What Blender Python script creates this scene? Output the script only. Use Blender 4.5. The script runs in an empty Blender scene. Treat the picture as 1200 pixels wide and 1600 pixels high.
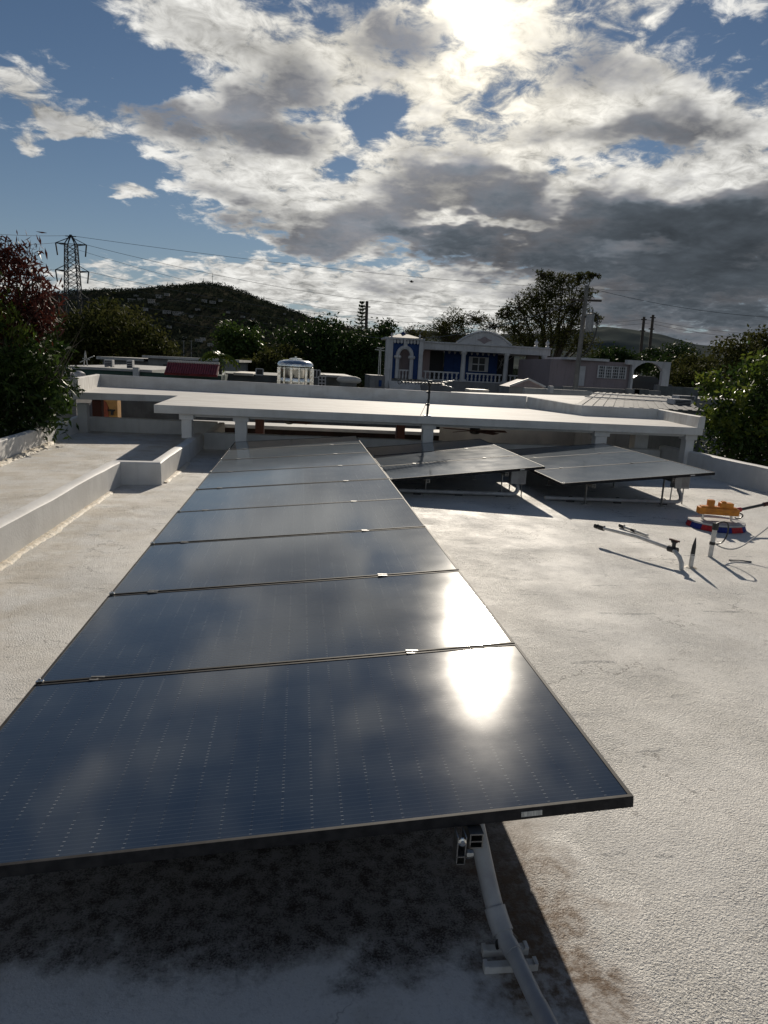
import bpy, bmesh, math, random
import numpy as np
from mathutils import Vector, Matrix
random.seed(7); RNG = np.random.default_rng(11)
scene = bpy.context.scene
col = scene.collection
# ------------------------------------------------------------------ camera
FPX = 1085.08
CAM_H = 1.65
PITCH, ROLL, YAW = 0.205581, 0.0511729, 0.1281304
def cam_axes():
    F = Vector((math.sin(YAW)*math.cos(PITCH), math.cos(YAW)*math.cos(PITCH), -math.sin(PITCH)))
    R = Vector((math.cos(YAW), -math.sin(YAW), 0)); U = R.cross(F)
    c, s = math.cos(ROLL), math.sin(ROLL)
    return c*R+s*U, -s*R+c*U, F
CR, CU, CF = cam_axes()
CPOS = Vector((0, 0, CAM_H))
camd = bpy.data.cameras.new('camera'); cam = bpy.data.objects.new('camera', camd); col.objects.link(cam)
camd.sensor_fit = 'VERTICAL'; camd.sensor_height = 36.0; camd.lens = FPX/1600*36.0
camd.clip_start = 0.05; camd.clip_end = 20000
cam.matrix_world = Matrix(((CR.x, CU.x, -CF.x, CPOS.x), (CR.y, CU.y, -CF.y, CPOS.y), (CR.z, CU.z, -CF.z, CPOS.z), (0, 0, 0, 1)))
scene.camera = cam
scene.render.resolution_x = 768; scene.render.resolution_y = 1024
scene.view_settings.view_transform = 'Standard'; scene.view_settings.look = 'None'
scene.view_settings.gamma = 1; scene.view_settings.exposure = 0.0; scene.view_settings.use_curve_mapping = False
# a pixel gives a direction; the distance comes from a plane or a chosen depth
def ray(px, py): return CF + CR*((px-600)/FPX) - CU*((py-800)/FPX)
def onz(px, py, z=0.0):
    d = ray(px, py); return CPOS + d*((z-CAM_H)/d.z)
def ony(px, py, y):
    d = ray(px, py); return CPOS + d*(y/d.y)
scene.cycles.max_bounces = 6; scene.cycles.diffuse_bounces = 3; scene.cycles.glossy_bounces = 3; scene.cycles.transmission_bounces = 3; scene.cycles.transparent_max_bounces = 4
scene.cycles.caustics_reflective = False; scene.cycles.caustics_refractive = False
# ------------------------------------------------------------------ sun and sky
SUN_EL, SUN_AZ = math.radians(23.7), math.radians(12.0)      # azimuth from +Y towards +X
SUN = Vector((math.sin(SUN_AZ)*math.cos(SUN_EL), math.cos(SUN_AZ)*math.cos(SUN_EL), math.sin(SUN_EL)))
sd = bpy.data.lights.new('sun', 'SUN'); sun = bpy.data.objects.new('sun', sd); col.objects.link(sun)
sd.energy = 4.6; sd.angle = math.radians(0.55); sd.color = (1.0, 0.90, 0.76)
sun.rotation_euler = (-SUN).to_track_quat('-Z', 'Y').to_euler(); sun.location = (0, 0, 30)

def build_world():
    w = bpy.data.worlds.new('World'); scene.world = w; w.use_nodes = True
    nt = w.node_tree; N = nt.nodes; L = nt.links; N.clear()
    out = N.new('ShaderNodeOutputWorld'); bg = N.new('ShaderNodeBackground'); L.new(bg.outputs[0], out.inputs[0])
    def val(s, sock):
        if isinstance(s, (int, float)): sock.default_value = s
        elif isinstance(s, (tuple, list)): sock.default_value = s
        else: L.new(s, sock)
    def M(op, a, b=0.0, c=0.0, clamp=False):
        n = N.new('ShaderNodeMath'); n.operation = op; n.use_clamp = clamp
        val(a, n.inputs[0]); val(b, n.inputs[1]); val(c, n.inputs[2]); return n.outputs[0]
    def V(op, a, b=(0, 0, 0), scale=None):
        n = N.new('ShaderNodeVectorMath'); n.operation = op; val(a, n.inputs[0]); val(b, n.inputs[1])
        if scale is not None: val(scale, n.inputs[3])
        return n.outputs['Value'] if op in ('DOT_PRODUCT', 'LENGTH') else n.outputs[0]
    def MR(x, a, b, c=0.0, d=1.0, kind='SMOOTHSTEP'):
        n = N.new('ShaderNodeMapRange'); n.interpolation_type = kind; n.clamp = True
        val(x, n.inputs[0]); val(a, n.inputs[1]); val(b, n.inputs[2]); val(c, n.inputs[3]); val(d, n.inputs[4]); return n.outputs[0]
    def MIX(f, a, b):
        n = N.new('ShaderNodeMix'); n.data_type = 'RGBA'; val(f, n.inputs[0])
        for v, i in ((a, 6), (b, 7)):
            if isinstance(v, tuple): n.inputs[i].default_value = (*v, 1)
            else: L.new(v, n.inputs[i])
        return n.outputs[2]
    def NOISE(vec, scale, detail, rough, dist=0.0, lac=2.0):
        n = N.new('ShaderNodeTexNoise'); L.new(vec, n.inputs['Vector']); n.inputs['Scale'].default_value = scale
        n.inputs['Detail'].default_value = detail; n.inputs['Roughness'].default_value = rough
        n.inputs['Distortion'].default_value = dist; n.inputs['Lacunarity'].default_value = lac; return n
    tc = N.new('ShaderNodeTexCoord'); D = tc.outputs['Generated']
    sky = N.new('ShaderNodeTexSky'); sky.sky_type = 'NISHITA'; sky.sun_disc = False
    sky.sun_elevation = SUN_EL; sky.sun_rotation = SUN_AZ
    sky.altitude = 50; sky.air_density = 0.9; sky.dust_density = 0.05; sky.ozone_density = 2.5
    # flattened coordinates: cloud layers get thinner towards the horizon
    sep = N.new('ShaderNodeSeparateXYZ'); L.new(D, sep.inputs[0])
    zc = M('MAXIMUM', sep.outputs[2], 0.0)
    inv = M('DIVIDE', 1.0, M('ADD', zc, 0.22))
    P = V('SCALE', D, scale=inv)
    # ragged edges: bend the direction a little before measuring the cloud masses
    wob = NOISE(P, 3.0, 4, 0.62).outputs['Color']
    Dw = V('ADD', D, V('SCALE', V('SUBTRACT', wob, (0.5, 0.5, 0.5)), scale=0.11))
    def blobs(lst, base, gain=1.0):
        acc = base
        for (px, py, rx, ry, rot, amp) in lst:
            c = ray(px, py).normalized()
            r = Vector((0, 0, 1)).cross(c) * -1.0; r.normalize(); t = r.cross(c); t.normalize()
            a = math.radians(rot); r2 = math.cos(a)*r + math.sin(a)*t; t2 = r2.cross(c); t2.normalize()
            m3 = Matrix((r2, t2, r2.cross(t2))).transposed()
            n = N.new('ShaderNodeMapping'); n.vector_type = 'TEXTURE'; L.new(Dw, n.inputs['Vector'])
            n.inputs['Rotation'].default_value = m3.to_euler('XYZ')
            n.inputs['Scale'].default_value = (rx/FPX, ry/FPX, 1000.0)
            ln = V('LENGTH', n.outputs[0])
            acc = M('ADD', acc, MR(ln, 1.25, 0.15, 0.0, amp*(gain if amp > 0 else 1.0)))
        return acc
    COVER = [  # cloud masses (px, py, half width, half height, tilt, amount)
        (330, 40, 260, 46, -8, .5), (500, 110, 190, 120, 0, .5), (300, 195, 190, 60, -4, .6), (450, 240, 130, 50, 10, .36),
        (830, 140, 250, 170, 0, .52), (1060, 120, 160, 60, 12, .42), (1080, 200, 190, 70, 0, .55), (1150, 25, 60, 20, 25, .3),
        (920, 340, 440, 100, 0, .75), (420, 330, 170, 50, -22, .55), (640, 330, 220, 90, -5, .5), (1100, 440, 300, 150, 0, .8),
        (190, 300, 62, 18, -20, 1.3), (45, 120, 60, 40, 0, 1.2), (90, 182, 58, 24, 8, 1.2), (45, 228, 32, 22, -35, 1.3), (150, 108, 60, 14, -10, .7),
        (330, 440, 220, 36, 0, .5), (520, 455, 220, 48, 0, .6), (150, 440, 110, 30, 0, .35), (700, 470, 250, 60, 0, .65), (230, 25, 180, 40, -10, .3),
        (110, 330, 190, 100, 0, -.66), (60, 40, 150, 90, 0, -.66), (260, 120, 60, 40, 0, -.42), (90, 240, 110, 60, 0, -.3), (580, 178, 46, 44, 0, -.70), (520, 255, 40, 30, 0, -.52), (960, 262, 110, 26, 0, -.6), (300, 385, 150, 26, 0, -.38),
        (1130, 62, 90, 50, 0, -.58), (200, 130, 90, 34, 0, -.38), (640, 420, 200, 22, 0, -.3)]
    THICK = [
        (430, 105, 95, 80, 10, .62), (630, 62, 105, 50, -8, .62), (290, 190, 150, 38, -4, .55), (450, 215, 80, 30, 0, .4), (420, 345, 150, 34, -20, .55),
        (720, 310, 250, 58, 0, .58), (960, 345, 300, 60, 0, .48), (650, 380, 220, 34, -4, .45), (1080, 205, 130, 44, 0, .7), (850, 200, 170, 24, -3, .42), (1130, 335, 170, 60, 0, .42),
        (890, 90, 60, 50, -40, .34), (1090, 450, 300, 120, 0, 1.15), (760, 400, 170, 40, 0, .5), (300, 40, 90, 26, -5, .34), (620, 440, 120, 16, 0, .28),
        (40, 130, 20, 14, 0, .1), (1100, 105, 60, 22, 0, .25), (960, 110, 60, 30, 0, .2), (690, 352, 70, 14, 0, -.5), (880, 312, 40, 22, 20, -.5), (1010, 290, 150, 24, -6, -.35), (960, 395, 50, 14, 0, -.35), (560, 300, 60, 30, 0, -.3), (760, 355, 120, 10, 3, -.4), (1130, 275, 90, 16, 10, -.45), (820, 262, 60, 16, 0, -.3), (1040, 385, 80, 12, 0, -.35), (700, 270, 50, 14, 0, -.25)]
    n1 = NOISE(P, 5.2, 7, 0.60, 0.3).outputs[0]
    n2 = NOISE(V('ADD', P, (3.7, 1.3, 0.4)), 15.0, 5, 0.64, 0.5).outputs[0]
    n3 = NOISE(V('ADD', P, (9.1, 4.2, 1.7)), 3.4, 5, 0.58, 0.1).outputs[0]
    rough = M('ADD', M('MULTIPLY', M('SUBTRACT', n1, 0.5), 2.1), M('MULTIPLY', M('SUBTRACT', n2, 0.5), 1.25))
    cov = M('ADD', blobs(COVER, 0.05, 0.72), rough)
    cov = M('SUBTRACT', cov, MR(sep.outputs[2], 0.50, 0.80, 0.0, 0.30))
    alpha = M('MULTIPLY', MR(cov, -0.02, 0.46), MR(sep.outputs[2], -0.01, 0.02))
    thk = M('ADD', M('ADD', blobs(THICK, -0.22), M('MULTIPLY', M('SUBTRACT', n3, 0.5), 1.9)), M('MULTIPLY', rough, 0.35))
    thk = M('ADD', thk, M('MULTIPLY', M('MINIMUM', cov, 0.8), 0.22))
    dark = MR(thk, -0.02, 0.66)
    # sunlight forward-scattered through thin cloud: brightest near the sun
    cs = V('DOT_PRODUCT', D, tuple(SUN))
    wide = M('POWER', M('MAXIMUM', cs, 0.0), 3.5)
    mid = M('POWER', M('MAXIMUM', cs, 0.0), 60.0)
    tight = M('POWER', M('MAXIMUM', cs, 0.0), 900.0)
    core = M('POWER', M('MAXIMUM', cs, 0.0), 9000.0)
    back = M('MAXIMUM', M('MULTIPLY', cs, -1.0), 0.0)  # brightness added to unseen clouds behind the camera, lifting the shade
    litv = M('ADD', M('ADD', 5.0, M('MULTIPLY', back, 6.0)), M('ADD', M('MULTIPLY', wide, 3.4), M('ADD', M('MULTIPLY', mid, 1.6), M('MULTIPLY', tight, 6.0))))
    detail = MR(M('ADD', M('MULTIPLY', n2, 0.6), M('MULTIPLY', n1, 0.4)), 0.36, 0.62, 0.42, 1.3, 'LINEAR')
    lit = V('SCALE', MIX(mid, (0.93, 0.92, 0.88), (1.0, 0.93, 0.78)), scale=M('MULTIPLY', litv, detail))
    drk = V('SCALE', MIX(MR(thk, 0.5, 1.2), (0.96, 0.98, 1.07), (0.82, 0.98, 1.16)), scale=M('ADD', M('MULTIPLY', M('MULTIPLY', MR(n1, 0.3, 0.7, 0.72, 1.3, 'LINEAR'), MR(n3, 0.34, 0.66, 0.62, 1.5, 'LINEAR')), M('MULTIPLY', 1.62, MR(thk, 0.60, 1.30, 1.0, 0.36))), M('MULTIPLY', mid, 1.0)))
    cloud = MIX(dark, lit, drk)
    skyc = V('MULTIPLY', sky.outputs[0], (SKY_R, SKY_G, SKY_B))
    hazef = M('POWER', M('SUBTRACT', 1.0, zc), 9.0)
    skyc = MIX(M('MULTIPLY', hazef, 0.92), skyc, (2.8, 3.25, 3.6))     # moist air over the sea horizon
    c = MIX(alpha, skyc, cloud)
    c = V('ADD', c, V('SCALE', (1.0, 0.93, 0.80), scale=M('ADD', M('MULTIPLY', tight, 1.6), M('MULTIPLY', core, 22.0))))
    # hazy band of air along the horizon
    L.new(c, bg.inputs['Color']); bg.inputs['Strength'].default_value = 0.1
    w.cycles.sampling_method = 'MANUAL'; w.cycles.sample_map_resolution = 256
SKY_R, SKY_G, SKY_B = 0.40, 0.415, 0.425
build_world()
# ------------------------------------------------------------------ materials
MATS = {}
def pmat(name, c, rough=0.6, metal=0.0, c2=None, vscale=4.0, vmix=1.0, bump=0.0, bscale=60.0, bdist=0.01, spec=0.5, coat=0.0, detail=5, rvar=0.0, transl=0.0, stretch=None, streak=0.0):
    m = bpy.data.materials.new(name); m.use_nodes = True; nt = m.node_tree; N = nt.nodes; L = nt.links
    b = N['Principled BSDF']
    b.inputs['Base Color'].default_value = (*c, 1); b.inputs['Roughness'].default_value = rough; b.inputs['Metallic'].default_value = metal
    b.inputs['Specular IOR Level'].default_value = spec; b.inputs['Coat Weight'].default_value = coat
    tc = N.new('ShaderNodeTexCoord'); vec = tc.outputs['Object']
    if stretch:
        mp = N.new('ShaderNodeMapping'); mp.inputs['Scale'].default_value = stretch; L.new(vec, mp.inputs[0]); vec = mp.outputs[0]
    if c2 is not None:
        n = N.new('ShaderNodeTexNoise'); n.inputs['Scale'].default_value = vscale; n.inputs['Detail'].default_value = detail; n.inputs['Roughness'].default_value = 0.6
        L.new(vec, n.inputs['Vector'])
        r = N.new('ShaderNodeMapRange'); r.interpolation_type = 'SMOOTHSTEP'; r.inputs[1].default_value = 0.36; r.inputs[2].default_value = 0.66; r.inputs[4].default_value = vmix
        L.new(n.outputs[0], r.inputs[0])
        mx = N.new('ShaderNodeMix'); mx.data_type = 'RGBA'; mx.inputs[6].default_value = (*c, 1); mx.inputs[7].default_value = (*c2, 1)
        L.new(r.outputs[0], mx.inputs[0]); L.new(mx.outputs[2], b.inputs['Base Color'])
        if streak:
            mq = N.new('ShaderNodeMapping'); mq.inputs['Scale'].default_value = (5.0, 5.0, 0.35); L.new(tc.outputs['Object'], mq.inputs[0])
            ns = N.new('ShaderNodeTexNoise'); ns.inputs['Scale'].default_value = 1.6; ns.inputs['Detail'].default_value = 7; ns.inputs['Roughness'].default_value = 0.65; L.new(mq.outputs[0], ns.inputs['Vector'])
            rs = N.new('ShaderNodeMapRange'); rs.interpolation_type = 'SMOOTHSTEP'; rs.inputs[1].default_value = 0.50; rs.inputs[2].default_value = 0.72; rs.inputs[4].default_value = streak; L.new(ns.outputs[0], rs.inputs[0])
            m2 = N.new('ShaderNodeMix'); m2.data_type = 'RGBA'; L.new(rs.outputs[0], m2.inputs[0]); L.new(mx.outputs[2], m2.inputs[6]); m2.inputs[7].default_value = (c[0]*.42, c[1]*.40, c[2]*.37, 1); L.new(m2.outputs[2], b.inputs['Base Color'])
        if rvar:
            rr = N.new('ShaderNodeMath'); rr.operation = 'MULTIPLY_ADD'; L.new(n.outputs[0], rr.inputs[0]); rr.inputs[1].default_value = rvar; rr.inputs[2].default_value = rough-rvar*0.5
            L.new(rr.outputs[0], b.inputs['Roughness'])
    if bump:
        n2 = N.new('ShaderNodeTexNoise'); n2.inputs['Scale'].default_value = bscale; n2.inputs['Detail'].default_value = 4; L.new(vec, n2.inputs['Vector'])
        bp = N.new('ShaderNodeBump'); bp.inputs['Strength'].default_value = bump; bp.inputs['Distance'].default_value = bdist
        L.new(n2.outputs[0], bp.inputs['Height']); L.new(bp.outputs[0], b.inputs['Normal'])
    if transl:
        t = N.new('ShaderNodeBsdfTranslucent'); ms = N.new('ShaderNodeMixShader'); ms.inputs[0].default_value = transl
        src = b.inputs['Base Color']
        if src.links: L.new(src.links[0].from_socket, t.inputs[0])
        else: t.inputs[0].default_value = (*c, 1)
        o = N['Material Output']; L.new(b.outputs[0], ms.inputs[1]); L.new(t.outputs[0], ms.inputs[2]); L.new(ms.outputs[0], o.inputs[0])
    MATS[name] = m; return m

def roof_material():
    m = bpy.data.materials.new('elastomeric_roof'); m.use_nodes = True; nt = m.node_tree; N = nt.nodes; L = nt.links
    b = N['Principled BSDF']; tc = N.new('ShaderNodeTexCoord'); P = tc.outputs['Object']
    def val(s, sock):
        if isinstance(s, (int, float, tuple)): sock.default_value = s
        else: L.new(s, sock)
    def noise(scale, detail=5, rough=0.6, off=(0, 0, 0), sc=(1, 1, 1), dist=0.0):
        mp = N.new('ShaderNodeMapping'); mp.inputs['Location'].default_value = off; mp.inputs['Scale'].default_value = sc; L.new(P, mp.inputs[0])
        n = N.new('ShaderNodeTexNoise'); n.inputs['Scale'].default_value = scale; n.inputs['Detail'].default_value = detail; n.inputs['Roughness'].default_value = rough; n.inputs['Distortion'].default_value = dist
        L.new(mp.outputs[0], n.inputs['Vector']); return n.outputs[0]
    def MR(x, a, b_, c=0.0, d=1.0, kind='SMOOTHSTEP'):
        n = N.new('ShaderNodeMapRange'); n.interpolation_type = kind; val(x, n.inputs[0]); val(a, n.inputs[1]); val(b_, n.inputs[2]); val(c, n.inputs[3]); val(d, n.inputs[4]); return n.outputs[0]
    def M(op, a, b_=0.0, clamp=False):
        n = N.new('ShaderNodeMath'); n.operation = op; n.use_clamp = clamp; val(a, n.inputs[0]); val(b_, n.inputs[1]); return n.outputs[0]
    def MIX(f, a, c):
        n = N.new('ShaderNodeMix'); n.data_type = 'RGBA'; val(f, n.inputs[0])
        for v, i in ((a, 6), (c, 7)):
            if isinstance(v, tuple): n.inputs[i].default_value = (*v, 1)
            else: L.new(v, n.inputs[i])
        return n.outputs[2]
    sep = N.new('ShaderNodeSeparateXYZ'); L.new(P, sep.inputs[0]); X, Y = sep.outputs[0], sep.outputs[1]
    big = noise(0.55, 6, 0.6); medn = noise(2.3, 6, 0.65, (3, 1, 0)); fine = noise(34, 4, 0.6); streak = noise(1.6, 5, 0.6, (1, 4, 0), (0.35, 1.6, 1))
    c = MIX(MR(big, 0.35, 0.68), (0.74, 0.715, 0.665), (0.64, 0.63, 0.605))
    c = MIX(MR(medn, 0.55, 0.78, 0, 0.4), c, (0.50, 0.49, 0.47))
    c = MIX(MR(streak, 0.62, 0.72, 0, 0.35), c, (0.42, 0.42, 0.42))
    c = MIX(MR(fine, 0.52, 0.70, 0, 0.42), c, (0.36, 0.34, 0.31))
    pit = noise(95, 3, 0.6, (4, 4, 0)); c = MIX(MR(pit, 0.55, 0.68, 0, 0.5), c, (0.30, 0.285, 0.26))
    scuff = noise(3.6, 6, 0.62, (6, 3, 0), (0.45, 1.7, 1)); c = MIX(M('MULTIPLY', MR(scuff, 0.63, 0.67), MR(noise(60, 3, 0.6, (2, 2, 0)), 0.42, 0.55, 0.3, 0.85)), c, (0.24, 0.245, 0.25))
    crk = M('MULTIPLY', MR(M('ABSOLUTE', M('SUBTRACT', noise(0.9, 7, 0.62, (11, 3, 0)), 0.5)), 0.0045, 0.0015), MR(noise(1.4, 3, 0.5, (4, 12, 0)), 0.52, 0.60)); c = MIX(M('MULTIPLY', crk, 0.75), c, (0.16, 0.15, 0.14))
    # tan water marks along the walls on the left
    tan = M('MULTIPLY', MR(X, -0.9, -2.1), MR(medn, 0.40, 0.62)); c = MIX(M('MULTIPLY', tan, 0.38), c, (0.47, 0.39, 0.27))
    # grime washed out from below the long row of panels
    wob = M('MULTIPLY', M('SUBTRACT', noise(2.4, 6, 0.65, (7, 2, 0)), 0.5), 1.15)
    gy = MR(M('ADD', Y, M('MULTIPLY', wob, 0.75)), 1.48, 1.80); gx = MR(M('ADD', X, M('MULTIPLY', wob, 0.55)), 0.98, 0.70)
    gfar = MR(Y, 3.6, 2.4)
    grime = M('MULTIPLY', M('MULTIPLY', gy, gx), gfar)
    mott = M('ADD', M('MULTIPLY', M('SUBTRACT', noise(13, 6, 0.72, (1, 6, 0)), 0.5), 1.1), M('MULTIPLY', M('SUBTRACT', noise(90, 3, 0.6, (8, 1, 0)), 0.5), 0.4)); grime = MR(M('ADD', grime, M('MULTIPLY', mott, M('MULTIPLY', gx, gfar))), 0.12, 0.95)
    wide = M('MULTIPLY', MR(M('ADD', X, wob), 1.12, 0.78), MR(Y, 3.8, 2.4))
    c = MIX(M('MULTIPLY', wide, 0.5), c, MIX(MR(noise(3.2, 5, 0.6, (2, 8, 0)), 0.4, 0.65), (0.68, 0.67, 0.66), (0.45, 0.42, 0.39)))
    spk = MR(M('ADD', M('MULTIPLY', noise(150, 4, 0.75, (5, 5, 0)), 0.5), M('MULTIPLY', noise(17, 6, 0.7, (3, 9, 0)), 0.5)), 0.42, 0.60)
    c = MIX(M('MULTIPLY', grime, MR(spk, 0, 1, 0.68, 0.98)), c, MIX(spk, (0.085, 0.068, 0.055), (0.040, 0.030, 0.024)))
    rust = M('MULTIPLY', M('MULTIPLY', MR(M('ADD', X, wob), 0.50, 0.70), MR(M('ADD', X, M('MULTIPLY', wob, 0.8)), 1.02, 0.84)), M('MULTIPLY', MR(M('ADD', Y, wob), 1.1, 1.5), MR(Y, 2.5, 1.9)))
    c = MIX(M('MULTIPLY', rust, MR(noise(26, 5, 0.7), 0.38, 0.6, 0.5, 1.0)), c, (0.13, 0.082, 0.048))
    vor = N.new('ShaderNodeTexVoronoi'); vor.inputs['Scale'].default_value = 1.7; vor.inputs['Randomness'].default_value = 1.0; L.new(P, vor.inputs['Vector'])
    c = MIX(MR(vor.outputs['Distance'], 0.022, 0.012, 0, 0.8, 'LINEAR'), c, (0.07, 0.06, 0.05))
    L.new(c, b.inputs['Base Color'])
    ex = M('ADD', X, M('MULTIPLY', wob, 0.9)); wet = M('MULTIPLY', M('MULTIPLY', MR(ex, 0.96, 1.02), MR(ex, 1.10, 1.04)), MR(Y, 2.6, 2.0))
    L.new(M('SUBTRACT', MR(medn, 0.35, 0.7, 0.50, 0.72), M('MULTIPLY', wet, 0.26)), b.inputs['Roughness']); b.inputs['Specular IOR Level'].default_value = 0.22
    h = M('ADD', M('ADD', M('MULTIPLY', noise(115, 3, 0.55, (0, 0, 0), (1, 1, 1), 0.6), 1.0), M('MULTIPLY', noise(210, 2, 0.5), 0.3)), M('MULTIPLY', noise(9, 4, 0.6), 0.8))
    calm = MR(noise(1.1, 4, 0.6, (9, 9, 0)), 0.38, 0.62, 0.5, 1.0)
    bp = N.new('ShaderNodeBump'); bp.inputs['Distance'].default_value = 0.017; L.new(M('MULTIPLY', calm, M('SUBTRACT', 1.0, M('MULTIPLY', wide, 0.82))), bp.inputs['Strength']); L.new(h, bp.inputs['Height']); L.new(bp.outputs[0], b.inputs['Normal'])
    MATS['roof'] = m; return m

def glass_material():
    m = bpy.data.materials.new('solar_glass'); m.use_nodes = True; nt = m.node_tree; N = nt.nodes; L = nt.links
    b = N['Principled BSDF']; tc = N.new('ShaderNodeTexCoord'); P = tc.outputs['Object']
    def val(s, sock):
        if isinstance(s, (int, float, tuple)): sock.default_value = s
        else: L.new(s, sock)
    def M(op, a, b_=0.0, clamp=False):
        n = N.new('ShaderNodeMath'); n.operation = op; n.use_clamp = clamp; val(a, n.inputs[0]); val(b_, n.inputs[1]); return n.outputs[0]
    def MR(x, a, b_, c=0.0, d=1.0, kind='SMOOTHSTEP'):
        n = N.new('ShaderNodeMapRange'); n.interpolation_type = kind; val(x, n.inputs[0]); val(a, n.inputs[1]); val(b_, n.inputs[2]); val(c, n.inputs[3]); val(d, n.inputs[4]); return n.outputs[0]
    def MIX(f, a, c):
        n = N.new('ShaderNodeMix'); n.data_type = 'RGBA'; val(f, n.inputs[0])
        for v, i in ((a, 6), (c, 7)):
            if isinstance(v, tuple): n.inputs[i].default_value = (*v, 1)
            else: L.new(v, n.inputs[i])
        return n.outputs[2]
    sep = N.new('ShaderNodeSeparateXYZ'); L.new(P, sep.inputs[0]); X, Y = sep.outputs[0], sep.outputs[1]
    def frac(x, period, off=0.0): return M('FRACT', M('DIVIDE', M('ADD', x, off), period))
    def near(fr, w): return M('LESS_THAN', M('ABSOLUTE', M('SUBTRACT', fr, 0.5)), w)
    fy = frac(Y, 0.0182, 0.0045); cell = frac(Y, 0.182, 0.0)
    incell = M('GREATER_THAN', cell, 0.06)
    dots = M('MULTIPLY', M('MULTIPLY', near(frac(X, 0.0858, 0.02), 0.045), near(fy, 0.075)), incell)
    wires = M('MULTIPLY', near(fy, 0.075), incell)
    fing = M('ADD', 0.0, near(frac(X, 0.0858, 0.02), 0.018))
    n = N.new('ShaderNodeTexNoise'); n.inputs['Scale'].default_value = 3.0; n.inputs['Detail'].default_value = 6; L.new(P, n.inputs['Vector'])
    n2 = N.new('ShaderNodeTexNoise'); n2.inputs['Scale'].default_value = 420.0; n2.inputs['Detail'].default_value = 2; L.new(P, n2.inputs['Vector'])
    base = MIX(MR(n.outputs[0], 0.35, 0.7), (0.011, 0.024, 0.052), (0.026, 0.040, 0.066))     # cells with a little dust
    base = MIX(M('MULTIPLY', wires, 0.16), base, (0.10, 0.13, 0.17))
    base = MIX(M('MULTIPLY', fing, 0.3), base, (0.004, 0.006, 0.012))
    base = MIX(M('MULTIPLY', dots, MR(n.outputs[0], 0.40, 0.62, 0.08, 0.5)), base, (0.42, 0.45, 0.48))
    L.new(base, b.inputs['Base Color'])
    b.inputs['Roughness'].default_value = 0.45; b.inputs['Specular IOR Level'].default_value = 0.0
    b.inputs['Coat Weight'].default_value = 1.0; b.inputs['Coat IOR'].default_value = 1.46
    L.new(MR(n.outputs[0], 0.3, 0.75, 0.095, 0.12), b.inputs['Coat Roughness'])
    bp = N.new('ShaderNodeBump'); bp.inputs['Strength'].default_value = 0.2; bp.inputs['Distance'].default_value = 0.00022; L.new(n2.outputs[0], bp.inputs['Height']); L.new(bp.outputs[0], b.inputs['Normal'])
    b.inputs['Sheen Weight'].default_value = 0.16; b.inputs['Sheen Roughness'].default_value = 0.35; b.inputs['Sheen Tint'].default_value = (0.85, 0.95, 1.0, 1)
    MATS['glass'] = m; return m

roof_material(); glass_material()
pmat('wall_white', (0.68, 0.67, 0.65), 0.6, streak=0.18, spec=0.3, c2=(0.56, 0.55, 0.53), vscale=2.2, vmix=0.75, bump=0.35, bscale=40, bdist=0.006)
pmat('canopy_white', (0.70, 0.69, 0.66), 0.7, streak=0.15, spec=0.07, c2=(0.56, 0.535, 0.50), vscale=2.6, vmix=0.85, detail=9, bump=0.25, bscale=30, bdist=0.005, stretch=(0.5, 2.2, 1))
pmat('sealant', (0.66, 0.61, 0.52), 0.6, spec=0.2, c2=(0.60, 0.52, 0.40), vscale=14, bump=0.8, bscale=60, bdist=0.01)
pmat('frame_black', (0.014, 0.014, 0.016), 0.62, spec=0.16, c2=(0.03, 0.03, 0.032), vscale=20)
pmat('backsheet', (0.03, 0.03, 0.035), 0.6)
pmat('aluminium', (0.42, 0.42, 0.41), 0.42, metal=1.0, c2=(0.30, 0.30, 0.29), vscale=18)
pmat('steel_bright', (0.72, 0.72, 0.70), 0.24, metal=1.0, c2=(0.6, 0.6, 0.58), vscale=14)
pmat('pvc_grey', (0.38, 0.39, 0.40), 0.45, c2=(0.28, 0.28, 0.29), vscale=9, vmix=0.8, bump=0.1, bscale=90, bdist=0.002)
pmat('pvc_white', (0.66, 0.65, 0.62), 0.42, c2=(0.42, 0.40, 0.37), vscale=12, vmix=0.7)
pmat('box_grey', (0.34, 0.35, 0.36), 0.5, c2=(0.27, 0.27, 0.28), vscale=7)
pmat('black_plastic', (0.014, 0.014, 0.015), 0.42, c2=(0.03, 0.03, 0.03), vscale=22)
pmat('sticker', (0.62, 0.62, 0.58), 0.5, c2=(0.35, 0.35, 0.34), vscale=160, stretch=(2.0, 1, 0.2))
pmat('orange_paint', (0.72, 0.26, 0.015), 0.42, c2=(0.52, 0.17, 0.012), vscale=14, bump=0.1, bscale=30)
pmat('bristle_red', (0.55, 0.025, 0.03), 0.75, c2=(0.36, 0.015, 0.02), vscale=60, bump=0.9, bscale=220, stretch=(1, 1, 0.06))
pmat('bristle_blue', (0.02, 0.04, 0.26), 0.75, c2=(0.01, 0.02, 0.14), vscale=60, bump=0.9, bscale=220, stretch=(1, 1, 0.06))
pmat('plate_grey', (0.55, 0.54, 0.52), 0.5, c2=(0.38, 0.37, 0.36), vscale=9)
pmat('red_plastic', (0.45, 0.03, 0.03), 0.5)
pmat('wire_grey', (0.33, 0.33, 0.33), 0.5)
pmat('cable_dark', (0.10, 0.10, 0.11), 0.6)
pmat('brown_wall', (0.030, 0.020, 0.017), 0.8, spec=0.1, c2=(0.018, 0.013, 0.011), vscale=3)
pmat('clamp_grey', (0.16, 0.16, 0.16), 0.5, metal=0.7, c2=(0.10, 0.10, 0.10), vscale=40)
pmat('wood_red', (0.085, 0.022, 0.014), 0.55, c2=(0.045, 0.014, 0.010), vscale=8, stretch=(3, 3, 0.4))
pmat('terracotta', (0.42, 0.10, 0.045), 0.7, c2=(0.30, 0.07, 0.035), vscale=6)
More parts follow.
